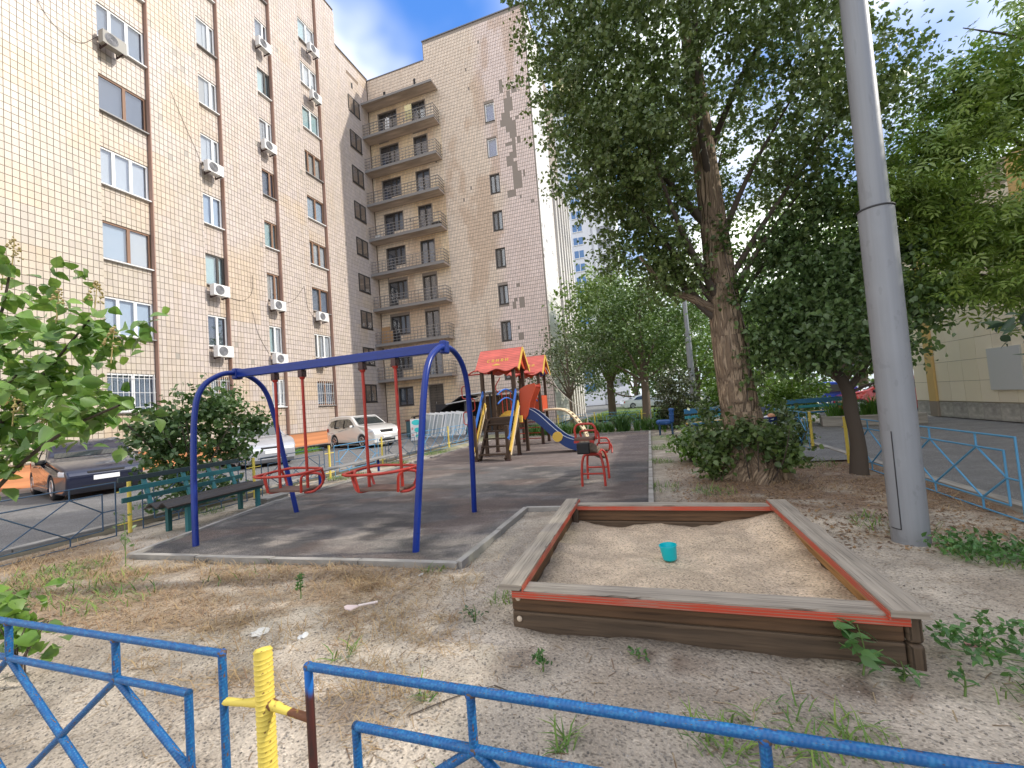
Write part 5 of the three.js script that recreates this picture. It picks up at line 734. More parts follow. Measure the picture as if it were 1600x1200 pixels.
// ---------------------------------------------------------------- air conditioners and cables on the long block
{
  const list = [[17.5, -10.85, 'dark weathered air conditioner under the top left wide window', 1], [14.35, -14.9, 'white air conditioner hanging below a window of the second strip', 0], [23.5, -18.2, 'white air conditioner highest in the third window strip', 0], [17.4, -18.25, 'white air conditioner in mid height of the third strip', 0], [8.2, -14.95, 'upper of the two low air conditioners in the second strip', 0], [5.2, -15.0, 'lower of the two low air conditioners in the second strip', 0], [8.15, -18.35, 'upper of the two low air conditioners in the third strip', 0], [5.1, -18.3, 'lower air conditioner of the third strip behind the swing beam', 0], [26.45, -22.2, 'topmost air conditioner of the fourth window strip', 0], [23.15, -22.2, 'second air conditioner from the top of the fourth strip', 0], [8.1, -21.7, 'air conditioner low in the fourth strip above the swing', 0], [5.2, -21.75, 'air conditioner of the fourth strip just under the swing beam', 0]];
  for (const [y, z, label, dark] of list) {
    const a = thing('air_conditioner', label, 'air conditioner', [FX + 0.02, y, z], PI / 2, 'air conditioners on the long block'), W = dark ? std([0.34, 0.32, 0.28], 0.6) : std([0.76, 0.75, 0.72], 0.5);
    part(a, 'casing', rbox(0.82, 0.56, 0.3, 0.02, 0, 0, 0.28), W); const f = part(a, 'fan_grille', [0.22, 0.17, 0.12, 0.07].map((q) => new THREE.TorusGeometry(q, 0.008, 5, 24).translate(-0.12, 0, 0.44)), std([0.3, 0.3, 0.31], 0.6)); part(f, 'fan_disc', new THREE.CircleGeometry(0.21, 24).translate(-0.12, 0, 0.4315), std([0.16, 0.16, 0.17], 0.6));
    for (const x of [-0.28, 0.28]) part(a, 'bracket', [box(0.04, 0.04, 0.46, x, -0.3, 0.21), box(0.04, 0.3, 0.03, x, -0.2, 0.0), bar([x, -0.34, 0.0], [x, -0.31, 0.36], 0.03, 0.03)], mat.steelDark);
    part(a, 'side_cover', rbox(0.06, 0.24, 0.12, 0.01, 0.43, -0.05, 0.2), W);
  }
  const cab = (label, pts) => tag(part(scene, 'cable', tube(pts.map(([y, z]) => [FX + 0.035, y, z]), 0.008, 24, 5), mat.frameDark), label, 'cable', 'cables on the long block');
  cab('thin cable sagging across the tiles above the topmost left window', [[20.2, -8.2], [17.4, -8.8], [16.8, -9.8], [17.6, -10.5]]); cab('cable running down to the second strip air conditioner', [[17.2, -13.2], [15.9, -13.8], [14.9, -14.3], [14.3, -14.5]]); cab('looped cable right of the second strip', [[9.6, -17.0], [8.6, -16.9], [8.05, -16.3], [8.1, -15.4]]); cab('cable slanting up from the third strip air conditioner', [[8.3, -18.8], [8.9, -19.8], [9.9, -20.6]]); cab('cable hanging down between third and fourth strip', [[9.9, -20.6], [8.6, -20.8], [8.0, -21.3]]); cab('cable arching down to the low third strip air conditioner', [[7.6, -16.9], [6.4, -17.2], [5.4, -17.8]]);
}
{ // things left out on the balconies
  const put = (name, label, cat, g, m) => { const o = thing(name, label, cat, [0, 0, 0]); part(o, 'piece', g, m); };
  const sheetAt = (x0, x1, y0, y1, z) => { const g = new THREE.BoxGeometry(x1 - x0, y1 - y0, 0.012, 12, 8, 1).translate((x0 + x1) / 2, (y0 + y1) / 2, z), p = g.attributes.position; for (let i = 0; i < p.count; i++) p.setZ(i, p.getZ(i) + 0.025 * Math.sin(p.getX(i) * 22 + p.getY(i) * 3)); g.computeVertexNormals(); return g; };
  put('laundry_cloth', 'yellowish cloth hung over the top balcony railing', 'laundry', sheetAt(-15.95, -15.35, 24.05, 25.2, F2Z + 0.85), std([0.7, 0.62, 0.34], 0.9));
  put('laundry_cloth', 'narrow white towel on the top balcony railing', 'laundry', sheetAt(-17.75, -17.4, 23.75, 24.75, F2Z + 0.85), std([0.76, 0.76, 0.75], 0.9));
  put('board_stack', 'brown board leaning in the corner of the low balcony', 'board', [box(0.75, 1.5, 0.04, -19.3, 7.68, F2Z + 0.25, -0.08), box(0.7, 1.1, 0.04, -18.95, 7.48, F2Z + 0.36, -0.1)], std([0.42, 0.25, 0.12], 0.8, { map: null }));
  put('storage_box', 'white box on the fourth balcony from the top', 'box', [rbox(0.4, 0.35, 0.35, 0.03, -19.1, 15.45, F2Z + 0.7)], mat.white);
  put('storage_box', 'dark crate at the railing end of the fourth balcony', 'box', [rbox(0.7, 0.3, 0.4, 0.02, -14.0, 15.42, F2Z + 0.7), box(0.74, 0.04, 0.44, -14.0, 15.59, F2Z + 0.7)], mat.frameDark);
}
{ const k = thing('concrete_block', 'low grey concrete block lying by the mat edge near the green bench', 'block', [-7.15, 0, -6.35]); part(k, 'slab', rbox(0.3, 0.12, 0.5, 0.015, 0, 0.05, 0), mat.concrete); part(k, 'slab_lip', rbox(0.34, 0.03, 0.54, 0.008, 0, 0.125, 0), mat.concrete); }
// ---------------------------------------------------------------- cars: x forward, y up
function car(label, [x, z], turn, o) {
  const c = thing('parked_car', label, 'car', [x, o.y ?? -0.045, z], turn); c.scale.setScalar(o.scale ?? 1);
  const { L, W, H, belt, wr } = o, hx = L / 2, fx = hx - o.fo, rx = -hx + o.ro, gc = 0.2;
  const paint = new THREE.MeshPhysicalMaterial({ color: lin(...o.paint), roughness: 0.3, metalness: 0.2, clearcoat: 1, clearcoatRoughness: 0.04 }), glass = new THREE.MeshPhysicalMaterial({ color: lin(0.03, 0.04, 0.042), roughness: 0.03, clearcoat: 1, clearcoatRoughness: 0.02 }), trim = mat.black;
  const top = o.top.map(([t, y]) => new THREE.Vector2(t * hx, y * H)); // roofline from tail to nose
  const up = new THREE.SplineCurve(top).getPoints(70), sp = new THREE.Shape(); sp.moveTo(-hx + 0.06, gc + 0.12); for (const p of up) sp.lineTo(p.x, p.y); sp.lineTo(hx - 0.05, gc + 0.1); sp.lineTo(hx - 0.18, gc);
  const ar = wr + 0.06; sp.lineTo(fx + ar, gc); sp.absarc(fx, wr, ar, Math.asin((gc - wr) / ar), PI - Math.asin((gc - wr) / ar), false); sp.lineTo(rx + ar, gc); sp.absarc(rx, wr, ar, Math.asin((gc - wr) / ar), PI - Math.asin((gc - wr) / ar), false); sp.lineTo(-hx + 0.15, gc);
  const warp = (g, out = 0) => { const p = g.attributes.position; for (let i = 0; i < p.count; i++) { const X = p.getX(i), Y = p.getY(i); let Z = p.getZ(i); const k = 1 - 0.3 * Math.max(0, (Y - belt) / (H - belt)) ** 1.25 * (1 - belt / H) * 1.6 - 0.17 * Math.pow(Math.abs(X) / hx, 6) - 0.05 * Math.max(0, (0.5 - Y)) ; p.setZ(i, Z * k); } g.computeVertexNormals(); return g; };
  const ext = (s, w, b) => { const g = new THREE.ExtrudeGeometry(s, { depth: w - 2 * b, bevelEnabled: b > 0, bevelSize: b, bevelThickness: b, bevelSegments: 3, steps: 10, curveSegments: 16 }); g.translate(0, 0, -(w - 2 * b) / 2); return g; };
  part(c, 'body', warp(ext(sp, W, 0.05)), paint);
  const win = new THREE.Shape(o.win.map(([t, y]) => new THREE.Vector2(t * hx, y * H))); part(c, 'side_window', warp(ext(win, W + 0.018, 0)), glass);
  for (const t of o.pillars) part(c, 'door_pillar', warp(new THREE.BoxGeometry(0.07, H * 0.9 - belt, W + 0.03, 1, 6, 4).translate(t * hx, (H * 0.9 + belt) / 2 - 0.02, 0)), o.pillarPaint ? paint : trim);
  const screen = (name, [a, b]) => { const A = new V3(a[0] * hx, a[1] * H, 0), B = new V3(b[0] * hx, b[1] * H, 0), n = new V3(-(B.y - A.y), B.x - A.x, 0).normalize().multiplyScalar(0.064); if (n.y < 0) n.negate(); const g = new THREE.PlaneGeometry(1, 1, 1, 8), p = g.attributes.position; for (let i = 0; i < p.count; i++) { const P = A.clone().lerp(B, p.getY(i) + 0.5).add(n); p.setXYZ(i, P.x, P.y, p.getX(i) * W * 0.86); } part(c, name, warp(g), glass).material.side = THREE.DoubleSide; };
  screen('windscreen', o.front); screen('rear_window', o.rear);
  for (const sz of [-1, 1]) {
    part(c, 'headlight', warp(rbox(0.32, 0.16, 0.36, 0.06, hx - 0.2, o.lampY, sz * (W / 2 - 0.17))), std([0.75, 0.77, 0.8], 0.12)); part(c, 'tail_light', warp(rbox(0.1, 0.2, 0.28, 0.03, -hx + 0.09, o.lampY + 0.12, sz * (W / 2 - 0.12))), std([0.5, 0.03, 0.02], 0.25));
    const m = part(c, 'wing_mirror', rbox(0.12, 0.13, 0.2, 0.04, o.mirror * hx, belt + 0.06, sz * (W / 2 + 0.06)), o.mirrorPaint ? paint : trim);
    for (const t of o.handles) part(c, 'door_handle', rbox(0.16, 0.03, 0.03, 0.01, t * hx, belt - 0.1, sz * (W / 2 + 0.005)), paint);
    part(c, 'sill_trim', box(L * 0.5, 0.09, 0.03, 0, gc + 0.06, sz * (W / 2 - 0.005)), o.clad ? trim : paint);
    for (const wx of [fx, rx]) {
      const w = part(c, 'wheel', new THREE.LatheGeometry([[wr * 0.62, -0.1], [wr * 0.9, -0.105], [wr, -0.07], [wr, 0.07], [wr * 0.9, 0.105], [wr * 0.62, 0.1]].map((q) => new THREE.Vector2(...q)), 28).rotateX(PI / 2).translate(wx, wr, sz * (W / 2 - 0.13)), mat.rubber);
      const sg = [new THREE.TorusGeometry(wr * 0.6, 0.025, 8, 28).translate(wx, wr, sz * (W / 2 - 0.04))]; for (let k = 0; k < 5; k++) sg.push(box(wr * 0.56, 0.07, 0.03).translate(wr * 0.3, 0, 0).rotateZ(k * 1.2566).translate(wx, wr, sz * (W / 2 - 0.045))); part(w, 'rim', sg, std([0.5, 0.5, 0.52], 0.3, { metalness: 0.7 })); part(w, 'brake_disc', new THREE.CylinderGeometry(wr * 0.58, wr * 0.58, 0.02, 24).rotateX(PI / 2).translate(wx, wr, sz * (W / 2 - 0.09)), std([0.04, 0.04, 0.04], 0.6));
    }
  }
  part(c, 'grille', warp(rbox(0.08, o.clad ? 0.16 : 0.12, W * 0.5, 0.03, hx - 0.02, o.lampY - 0.04, 0)), trim); part(c, 'lower_grille', warp(rbox(0.08, 0.14, W * 0.66, 0.03, hx - 0.03, gc + 0.17, 0)), trim); part(c, 'number_plate', box(0.02, 0.11, 0.5, hx + 0.035, gc + 0.32, 0), mat.white);
  for (const sz of [-1, 1]) part(c, 'fog_lamp', warp(rbox(0.06, 0.08, 0.16, 0.03, hx - 0.04, gc + 0.16, sz * W * 0.37)), std([0.6, 0.62, 0.64], 0.2));
  return c;
}
const sedan = { L: 4.55, W: 1.78, H: 1.46, belt: 0.92, wr: 0.32, fo: 0.9, ro: 0.98, lampY: 0.68, top: [[-1, 0.42], [-0.985, 0.6], [-0.93, 0.68], [-0.62, 0.705], [-0.44, 0.86], [-0.26, 0.97], [0, 1.0], [0.16, 0.96], [0.3, 0.82], [0.43, 0.68], [0.72, 0.62], [0.93, 0.52], [0.99, 0.42], [0.99, 0.3]], win: [[-0.5, 0.67], [-0.38, 0.85], [-0.24, 0.925], [0, 0.945], [0.14, 0.915], [0.27, 0.79], [0.36, 0.67]], pillars: [-0.06], front: [[0.41, 0.69], [0.16, 0.945]], rear: [[-0.6, 0.72], [-0.28, 0.955]], mirror: 0.3, handles: [0.0, -0.34] };
const suv = { L: 4.57, W: 1.85, H: 1.68, belt: 1.08, wr: 0.36, fo: 0.92, ro: 0.98, lampY: 0.86, clad: true, pillarPaint: false, top: [[-1, 0.4], [-1.0, 0.58], [-0.985, 0.68], [-0.9, 0.88], [-0.78, 0.965], [-0.4, 1.0], [0, 0.99], [0.12, 0.955], [0.3, 0.8], [0.44, 0.685], [0.7, 0.64], [0.93, 0.54], [0.99, 0.42], [0.98, 0.28]], win: [[-0.84, 0.74], [-0.74, 0.88], [-0.4, 0.93], [0, 0.925], [0.1, 0.9], [0.24, 0.78], [0.32, 0.68], [-0.2, 0.66], [-0.7, 0.68]], pillars: [-0.12, -0.52], front: [[0.42, 0.7], [0.13, 0.94]], rear: [[-0.99, 0.7], [-0.83, 0.93]], mirror: 0.26, mirrorPaint: true, handles: [-0.04, -0.42] };
const hatch = { ...sedan, L: 4.1, H: 1.5, top: [[-1, 0.4], [-1, 0.6], [-0.97, 0.7], [-0.86, 0.88], [-0.7, 0.96], [-0.2, 1.0], [0.08, 0.96], [0.24, 0.83], [0.42, 0.68], [0.72, 0.61], [0.93, 0.5], [0.99, 0.4], [0.99, 0.3]], win: [[-0.8, 0.7], [-0.72, 0.84], [-0.6, 0.92], [-0.2, 0.945], [0.06, 0.92], [0.22, 0.8], [0.32, 0.68]], rear: [[-0.96, 0.72], [-0.78, 0.93]] };
car('dark navy sedan with amber indicator parked nose out at the left', [-16.19, -7.96], -0.28, { ...sedan, scale: 1.02, paint: [0.008, 0.012, 0.035] });
car('silver hatchback facing out behind the green bench bush', [-15.2, -12.75], -0.42, { ...hatch, scale: 1.05, paint: [0.42, 0.43, 0.46] });
car('beige white sport utility car with black lower trim in front of the wing', [-14.55, -18.6], -0.35, { ...suv, scale: 0.96, paint: [0.8, 0.78, 0.74], y: -0.045 });
car('bright blue hatchback under the trees to the right', [7.7, -25.2], PI + 0.1, { ...hatch, paint: [0.01, 0.07, 0.5], y: -0.08 });
car('red car half hidden by the lamp post', [10.3, -23.3], PI - 0.25, { ...hatch, paint: [0.55, 0.03, 0.03], y: -0.08 });
car('small white car far away behind the broad dark tree', [-0.8, -50], 0.3, { ...sedan, paint: [0.7, 0.71, 0.73], y: 0.02 });
car('pale grey car far away to the right of the broad dark tree', [4.2, -48], 0.1, { ...sedan, paint: [0.6, 0.62, 0.66], y: 0.02 });
// ---------------------------------------------------------------- things by the wing
{
  const sh1 = thing('lean_to', 'dark lean-to roof over the cellar stairs behind the window frames', 'shed', [0, 0, 0]), dk = std([0.03, 0.03, 0.033], 0.7), tin = std([0.62, 0.64, 0.66], 0.35, { metalness: 0.5 }), gw = std([0.42, 0.43, 0.44], 0.8, { map: T.mottle });
  const slab = (x0, y0, x1, y1, z0, z1, th) => poly([[x0, y0], [x1, y1], [x1, y1 + th], [x0, y0 + th]], z1 - z0).translate(0, 0, z0);
  part(sh1, 'roof_sheet', slab(-14.9, 1.2, -12.9, 1.35, -26.8, -24, 0.06), dk); part(sh1, 'roof_sheet', slab(-12.95, 1.37, -11.2, 2.3, -26.8, -24, 0.06), dk); part(sh1, 'roof_sheet', slab(-11.25, 2.32, -7.6, 2.5, -27.6, -23.9, 0.06), tin); part(sh1, 'roof_sheet', slab(-11.9, 1.85, -10.0, 2.05, -24.0, -23.2, 0.05), tin);
  part(sh1, 'post', box(0.5, 1.95, 0.1, -10.75, 0.95, -24.0), gw); for (const x of [-14.7, -12.8, -9.3, -7.8]) part(sh1, 'post', box(0.1, x < -12 ? 1.22 : 2.35, 0.1, x, x < -12 ? 0.6 : 1.16, -24.1), dk);
  for (let k = 0; k < 9; k++) part(sh1, 'wall_board', box(0.3, 2.2, 0.03, -10.2 + k * 0.32, 1.1, -25.2), mat.brownWood); part(sh1, 'rear_panel', box(3.4, 2.1, 0.05, -12.8, 0.9, -26.7), dk);
  for (let k = 0; k < 7; k++) {
    const f = thing('discarded_window', `discarded white window frame leaning in the stack, ${['first', 'second', 'third', 'fourth', 'fifth', 'sixth', 'seventh'][k]} from the blue swing post`, 'window frame', [-13.5 + k * 0.33, 0.0, -22.7 - k * 0.06], 0.05 * k, 'discarded window frames'); f.rotation.set(-0.18, 0.04 * k, -0.16); f.position.y = 0.03; const w = k % 3 === 1 ? 1.0 : 0.8, h = 1.45, t = 0.07;
    part(f, 'sash', [box(w, t, 0.05, w / 2, t / 2, 0), box(w, t, 0.05, w / 2, h - t / 2, 0), box(t, h - 2 * t, 0.05, t / 2, h / 2, 0), box(t, h - 2 * t, 0.05, w - t / 2, h / 2, 0), box(t * 0.7, h - 2 * t, 0.045, w * 0.62, h / 2, 0)], mat.white); part(f, 'pane', box(w - 2 * t, h - 2 * t, 0.006, w / 2, h / 2, 0), new THREE.MeshPhysicalMaterial({ color: lin(0.7, 0.74, 0.74), roughness: 0.15, transmission: 0.5, thickness: 0 }));
  }
  const b = thing('painted_board', 'white board painted with turquoise shapes beside the sport utility car', 'board', [-12.05, 0, -19.9], 0.5); part(b, 'board', box(0.62, 1.15, 0.04, 0, 0.6, 0), std([0.72, 0.7, 0.68], 0.7)); for (const x of [-0.25, 0.25]) part(b, 'leg', box(0.04, 0.06, 0.04, x, 0.01, 0), mat.slateRod);
  const tq = std([0.05, 0.55, 0.55], 0.7), pk = std([0.6, 0.32, 0.3], 0.7); const blob = (x, y, w, h, m) => part(b, 'painted_patch', new THREE.CylinderGeometry(0.5, 0.5, 0.004, 9).rotateX(PI / 2).scale(w, h, 1).translate(x, y, 0.022), m); blob(0, 0.98, 0.5, 0.3, tq); blob(0.03, 0.58, 0.3, 0.26, tq); blob(0.05, 0.25, 0.26, 0.18, tq); blob(-0.22, 0.66, 0.1, 0.16, pk); blob(0.24, 0.68, 0.1, 0.16, pk); blob(-0.2, 0.32, 0.14, 0.1, pk); blob(0.24, 0.36, 0.1, 0.12, pk);
  const wb = thing('waste_container', 'dark teal waste container behind the sport utility car', 'container', [-13.6, 0, -22.4]); part(wb, 'tub', [rbox(0.9, 0.95, 0.8, 0.06, 0, 0.55, 0)], std([0.04, 0.1, 0.12], 0.6)); part(wb, 'lid', rbox(0.96, 0.08, 0.86, 0.03, 0, 1.06, 0), std([0.12, 0.03, 0.03], 0.6)); for (const x of [-0.35, 0.35]) part(wb, 'caster', rod([x, 0.02, -0.3], [x, 0.02, 0.3], 0.07), mat.rubber);
  for (let k = 0; k < 6; k++) { const t = thing('old_tyre', `black tyre edging the grass by the wall, ${['first', 'second', 'third', 'fourth', 'fifth', 'sixth'][k]} from the silver car`, 'tyre', [-17.3 + 0.1 * k, 0, -15.2 - k * 0.62], 0.3 * k, 'tyres by the wall'); part(t, 'tread', new THREE.TorusGeometry(0.24, 0.1, 10, 24).rotateX(PI / 2).translate(0, 0.1, 0), mat.rubber); part(t, 'bead', new THREE.TorusGeometry(0.17, 0.03, 6, 20).rotateX(PI / 2).translate(0, 0.12, 0), mat.rubber); }
}
// ---------------------------------------------------------------- grass, weeds, litter
function blade(w, l, bend) { const g = new THREE.BufferGeometry(); g.setAttribute('position', new THREE.Float32BufferAttribute([-w / 2, 0, 0, w / 2, 0, 0, -w * 0.4, l * 0.5, bend * l * 0.3, w * 0.4, l * 0.5, bend * l * 0.3, 0, l * (1 - 0.3 * bend), bend * l], 3)); g.setIndex([0, 1, 2, 1, 3, 2, 2, 3, 4]); g.computeVertexNormals(); return g; }
function strew(name, label, category, geo, mt, seed, gen, kindStuff = true) {
  const r = rng(seed), list = gen(r), im = sh(new THREE.InstancedMesh(geo, mt, list.length)), q = new THREE.Quaternion(), e = new THREE.Euler(); im.name = numbered(name); im.userData = { label, category, kind: 'stuff' };
  list.forEach(([x, y, z, s, tilt, yaw, c], i) => { q.setFromEuler(e.set(tilt, yaw, (r() - 0.5) * 0.6, 'YXZ')); im.setMatrixAt(i, new THREE.Matrix4().compose(new V3(x, y, z), q, new V3(s, s, s))); im.setColorAt(i, lin(...c)); }); scene.add(im);
}
{
  const GM = new THREE.MeshPhysicalMaterial({ color: 0xffffff, roughness: 0.8, transmission: 0.3, thickness: 0, side: THREE.DoubleSide }), ok = (x, z) => !inPoly(x, z, MAT_POLY) && !(x > -1.1 && x < 1.3 && z < -2.65 && z > -5.15);
  strew('dry_grass', 'dead straw coloured grass lying over the sandy ground', 'dry grass', blade(0.005, 0.1, 0.4), GM, 301, (r) => { const out = []; for (let k = 0; k < 200000 && out.length < 30000; k++) { const x = lerp(-8.2, 3.6, r()), z = lerp(-10, -1.0, r()); if (!ok(x, z) || r() > dryness(x, z) * 0.9) continue; const t = r(); out.push([x, soilY(x, z), z, 0.4 + r() * 1.1, 0.6 + r() * 1.0, r() * 6.28, mixc([0.46, 0.33, 0.17], [0.26, 0.15, 0.08], t)]); } return out; });
  strew('dry_litter', 'thin dead stalks and leaf litter scattered on the ground', 'litter', blade(0.005, 0.1, 0.25), GM, 302, (r) => { const out = []; for (let k = 0; k < 9000; k++) { const x = lerp(-8.2, 3.6, r()), z = lerp(-11, -0.6, r()); if (!ok(x, z)) continue; out.push([x, soilY(x, z) + 0.004, z, 0.4 + r() * 0.9, 1.35 + r() * 0.2, r() * 6.28, mixc([0.16, 0.09, 0.05], [0.4, 0.3, 0.17], r())]); } return out; });
  strew('pebbles', 'small pebbles and grit strewn on the sandy soil', 'pebbles', new THREE.IcosahedronGeometry(0.006, 0), std([1, 1, 1], 0.95), 303, (r) => { const out = []; for (let k = 0; k < 14000; k++) { const x = lerp(-4.5, 2.6, r()), z = -0.4 - 4.6 * r() * r(); if (!ok(x, z)) continue; const t = r() * 0.28 + 0.12; out.push([x, soilY(x, z) + 0.001, z, 0.35 + r() * 0.9, r() * 3, r() * 3, [t, t * 0.9, t * 0.78]]); } return out; });
  const tufts = [[-6.6, -2.9, 0.5, 500], [-5.6, -2.75, 0.5, 260], [-4.9, -2.6, 0.35, 120], [2.55, -4.5, 0.3, 160], [2.3, -5.4, 0.35, 160], [1.7, -2.5, 0.3, 120], [0.15, -2.05, 0.14, 60], [0.5, -2.15, 0.22, 110], [0.75, -2.2, 0.14, 60], [1.0, -1.75, 0.12, 40], [0.55, -1.45, 0.12, 50], [-0.5, -1.9, 0.06, 30], [-1.3, -2.05, 0.05, 24], [-1.25, -3.2, 0.12, 40], [-0.95, -1.55, 0.06, 26], [-0.35, -1.3, 0.06, 26], [0.05, -7.2, 0.3, 120], [0.1, -10, 0.3, 220], [0.15, -12.5, 0.35, 320], [0.8, -6.9, 0.3, 130], [1.6, -14.5, 1.2, 900], [2.6, -9.6, 0.6, 160], [2.7, -9.2, 0.5, 200], [-7.6, -9, 0.5, 500], [-7.5, -11, 0.5, 700], [-7.4, -13.5, 0.6, 700], [-7.9, -7.5, 0.4, 300], [1.3, -10.5, 0.5, 160], [-7.9, -5.6, 0.3, 130], [-4.2, -3.5, 0.5, 60], [-2.1, -3.65, 0.12, 30], [-2.05, -2.3, 0.08, 26]];
  strew('green_grass', 'short green grass tufts dotted over the playground soil', 'grass', blade(0.009, 0.13, 0.45), GM, 304, (r) => { const out = []; for (const [cx, cz, R, n] of tufts) for (let k = 0; k < n; k++) { const a = r() * 6.28, d = R * Math.sqrt(r()), x = cx + Math.cos(a) * d, z = cz + Math.sin(a) * d; if (!ok(x, z)) continue; out.push([x, soilY(x, z), z, 0.4 + r() * 0.9, 0.1 + r() * 0.9, r() * 6.28, mixc([0.08, 0.19, 0.03], [0.24, 0.34, 0.06], r())]); } return out; });
  strew('lawn_grass', 'green grass of the strip by the wall and the lawn', 'grass', blade(0.03, 0.3, 0.4), GM, 305, (r) => { const out = []; for (let k = 0; k < 3600; k++) out.push([lerp(-17.4, -16.0, r()), 0, lerp(-13.2, -17.3, r()), 0.5 + r() * 0.5, 0.1 + r() * 0.6, r() * 6.28, mixc([0.1, 0.3, 0.03], [0.2, 0.42, 0.05], r())]); for (let k = 0; k < 6000; k++) out.push([lerp(-4.4, 14, r()), 0.05, lerp(-28.2, -40, r()), 0.6 + r() * 0.8, 0.1 + r() * 0.6, r() * 6.28, mixc([0.15, 0.3, 0.03], [0.35, 0.45, 0.06], r())]); return out; });
  strew('straw_tufts', 'golden tufts of dead grass standing before the mat edge', 'dry grass', blade(0.005, 0.17, 0.55), GM, 306, (r) => { const out = []; for (let k = 0; k < 130; k++) { let x, z; if (k < 60) { x = lerp(-8.1, -5.4, r()); z = lerp(-3.6, -2.4, r()); } else if (k < 95) { x = lerp(-5.4, -1.6, r()); z = lerp(-3.5, -3.15, r()) - 0.04 * (x + 5); } else { x = lerp(-3.8, -1.2, r()); z = lerp(-2.9, -1.7, r()); } if (!ok(x, z)) continue; const n = 30 + r() * 50, R = 0.06 + r() * 0.12; for (let q = 0; q < n; q++) { const a = r() * 6.28, d = R * Math.sqrt(r()), X = x + Math.cos(a) * d * 1.6, Z = z + Math.sin(a) * d; if (!ok(X, Z)) continue; out.push([X, soilY(X, Z), Z, 0.4 + r() * 0.7, 0.3 + r() * 1.1, r() * 6.28, mixc([0.52, 0.38, 0.19], [0.32, 0.2, 0.1], r())]); } } return out; });
  strew('leaf_litter', 'brown fallen leaves lying under the poplar', 'leaf litter', smallLeaf(0.03, 0.04), GM, 307, (r) => { const out = []; for (let k = 0; k < 5000; k++) { const x = lerp(0.2, 3.5, r()), z = lerp(-9.4, -4.6, r()); if (!ok(x, z)) continue; out.push([x, soilY(x, z) + 0.008, z, 0.5 + r() * 0.8, 1.2 + r() * 0.5, r() * 6.28, mixc([0.14, 0.075, 0.04], [0.36, 0.22, 0.1], r())]); } return out; });
  struct('wall_strip_soil', span(-17.5, -15.9, -0.045, 0.004, -17.4, -13.0), std([0.12, 0.14, 0.05], 1));
  // lilies of the flower bed, each a fan of strap leaves
  const lily = (g0, n, seed, h) => { const r = rng(seed), g = []; for (let k = 0; k < n; k++) { const a = r() * 6.28, l = h * (0.7 + r() * 0.6), b = blade(0.035, l, 0.35 + r() * 0.5); b.rotateY(a); b.translate((r() - 0.5) * 0.2, 0, (r() - 0.5) * 0.2); g.push(b); } return M(g); };
  const lg = [lily(0, 34, 1, 0.55), lily(0, 34, 2, 0.5), lily(0, 34, 3, 0.6)], lm = [[0.09, 0.22, 0.035], [0.13, 0.28, 0.04], [0.06, 0.16, 0.03]].map((c) => new THREE.MeshPhysicalMaterial({ color: lin(...c), roughness: 0.6, transmission: 0.3, thickness: 0, side: THREE.DoubleSide })), r = rng(9);
  let n = 0; for (let x = -5.6; x < 2.1; x += 0.32) for (const dz of [0, -0.5]) { const m = part(scene, 'lily_plant', lg[n % 3], lm[n % 2]); m.position.set(x + r() * 0.2, 0, -18.75 + dz - r() * 0.3); m.rotation.y = r() * 6; m.scale.setScalar(0.85 + r() * 0.35); tag(m, 'green strap leaved lily in the bed behind the mat', 'plant', 'lilies of the flower bed'); n++; }
  const bl = part(scene, 'yucca_plant', [lily(0, 90, 5, 0.95)], lm[2]); bl.position.set(-1.25, 0, -18.5); bl.scale.set(1.5, 1.1, 1.2); tag(bl, 'dark spiky clump standing out in the flower bed', 'plant');
  for (let k = 0; k < 9; k++) { const m = part(scene, 'lily_plant', lg[k % 3], lm[1]); m.position.set(5.9 + k * 0.25, 0.22, -17.05 - 0.06 * k); m.rotation.y = k; m.scale.setScalar(1.3); tag(m, 'tall lily leaves in the stone planter', 'plant', 'lilies in the planter'); }
  // broad leaved weeds
  const weed = (label, x, z, h, w, cnt, seed, leafL, c1, c2, y = 0) => { const t = thing('weed', label, 'weed', [x, y || soilY(x, z), z]), q = rng(seed); part(t, 'stem', [limb([[0, -0.02, 0], [w * 0.1, h * 0.5, 0], [0, h, 0]], [0.006, 0.004, 0.002], 8, 5), limb([[0, h * 0.3, 0], [w * 0.2, h * 0.45, 0.02], [w * 0.45, h * 0.6, 0.03]], [0.003, 0.002], 6, 5), limb([[0, h * 0.35, 0], [-w * 0.2, h * 0.5, 0.02], [-w * 0.45, h * 0.6, 0.0]], [0.003, 0.002], 6, 5)], std([0.12, 0.2, 0.05], 0.8)); crown(t, 'foliage', leafGeo(leafL * 0.5, leafL, 0.1, 0.2), [[0, h * 0.65, 0, w * 0.5, h * 0.42, w * 0.5, cnt]], seed, { per: 4, clump: leafL * 0.5, color: c1, color2: c2, droop: 0.0, lift: 0.3 }); };
  const G1 = [0.06, 0.17, 0.04], G2 = [0.13, 0.3, 0.06];
  weed('leafy green weed growing against the sandbox front right', 0.93, -2.68, 0.26, 0.2, 34, 401, 0.075, G1, G2); weed('small weed right of the tall weed at the sandbox front', 1.1, -2.68, 0.1, 0.1, 12, 402, 0.05, G1, G2); weed('low weed at the sandbox front corner', 1.3, -2.6, 0.14, 0.1, 14, 403, 0.045, G1, G2); weed('feathery weed below the sandbox front left', -0.72, -2.38, 0.14, 0.08, 40, 404, 0.035, G1, G2);
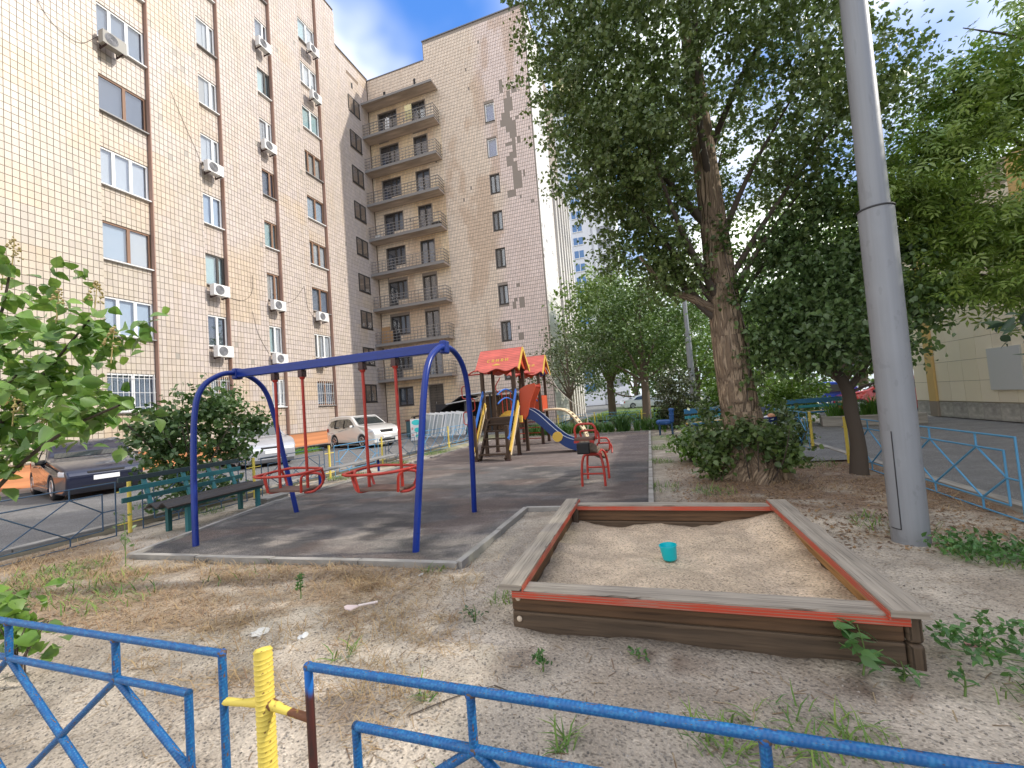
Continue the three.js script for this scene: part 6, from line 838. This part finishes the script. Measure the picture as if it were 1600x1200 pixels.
  weed('tiny tuft at the sandbox plank foot', -0.2, -2.6, 0.07, 0.12, 24, 405, 0.03, G1, G2); weed('upright conifer like weed on the bare ground left', -3.05, -2.95, 0.22, 0.06, 60, 406, 0.035, G1, G2); weed('tall thin flowering weed at the mat corner', -6.0, -3.3, 0.62, 0.12, 40, 407, 0.05, [0.1, 0.2, 0.06], [0.3, 0.36, 0.16]); weed('small weed near the sandbox left end', -1.35, -2.85, 0.12, 0.12, 30, 408, 0.035, [0.09, 0.15, 0.07], [0.15, 0.22, 0.1]);
  weed('spreading weed patch at the foot of the lamp post', 2.5, -4.5, 0.13, 0.75, 420, 409, 0.05, G1, G2); weed('wide weed patch right of the lamp post', 3.0, -4.2, 0.15, 1.0, 620, 410, 0.055, G1, G2); weed('bushy weed patch right of the sandbox', 1.75, -2.85, 0.15, 0.8, 620, 411, 0.042, G1, G2); weed('weed patch at the right edge behind the sandbox corner', 2.2, -2.75, 0.16, 0.75, 460, 412, 0.045, G1, G2); weed('broad leaved weed at the right edge', 2.35, -3.25, 0.14, 0.3, 60, 413, 0.09, [0.1, 0.26, 0.04], [0.2, 0.4, 0.06]);
  // litter
  const sc = thing('toy_shovel', 'faded pink plastic toy shovel lying on the ground', 'toy shovel', [-2.32, 0.03, -2.84], 0.9); part(sc, 'handle', limb([[0.12, 0.0, 0], [0.04, 0.012, 0], [-0.03, 0.02, 0]], [0.012, 0.009, 0.011], 8, 8), std([0.72, 0.62, 0.6], 0.5)); part(sc, 'blade', poly([[0, -0.012], [0.07, -0.055], [0.1, -0.02], [0.1, 0.03], [0.07, 0.05], [0, 0.012]], 0.008).rotateX(-PI / 2).rotateZ(PI - 0.15).translate(-0.03, 0.022, 0), std([0.72, 0.58, 0.57], 0.5));
  const paper = (label, x, z, s, c, seed) => { const g = new THREE.IcosahedronGeometry(s, 2), p = g.attributes.position; for (let i = 0; i < p.count; i++) { const k = 0.45 + 1.0 * noise2(p.getX(i) * 70 + seed, p.getZ(i) * 70 + p.getY(i) * 43); p.setXYZ(i, p.getX(i) * k * 1.4, p.getY(i) * k * 0.4, p.getZ(i) * k); } g.computeVertexNormals(); const o = thing('paper_scrap', label, 'litter', [x, soilY(x, z) + s * 0.2, z], seed); part(o, 'crumpled_sheet', g, std(c, 0.8, { flatShading: true })).geometry.computeVertexNormals(); };
  paper('large crumpled white paper scrap left on the ground', -2.9, -2.41, 0.045, [0.66, 0.64, 0.6], 1); paper('small white paper twist beside the larger scrap', -2.52, -2.44, 0.028, [0.68, 0.68, 0.67], 2); paper('tiny pink wrapper beside the weeds right of the sandbox', 1.62, -3.1, 0.035, [0.6, 0.3, 0.28], 3); paper('round white scrap before the mat edge', -2.2, -3.55, 0.022, [0.6, 0.59, 0.56], 4); paper('dry yellow leaf heap at the right edge', 2.05, -3.2, 0.05, [0.55, 0.36, 0.16], 5);
  const tw = (label, pts) => tag(part(scene, 'twig', limb(pts.map(([x, z, h]) => [x, soilY(x, z) + 0.008 + (h ?? 0), z]), [0.004, 0.003, 0.0015], 8, 5), mat.barkDark), label, 'twig', 'twigs on the ground');
  tw('thin bent twig left of the sandbox front', [[-0.95, -2.2], [-0.85, -2.15], [-0.8, -2.05]]); tw('long thin twig before the sandbox corner', [[-1.3, -1.9], [-1.1, -2.1], [-0.95, -2.2]]); tw('short twig at the bottom right', [[1.1, -1.6], [1.3, -1.75], [1.5, -1.9]]);
}
renderer.render(scene, camera);
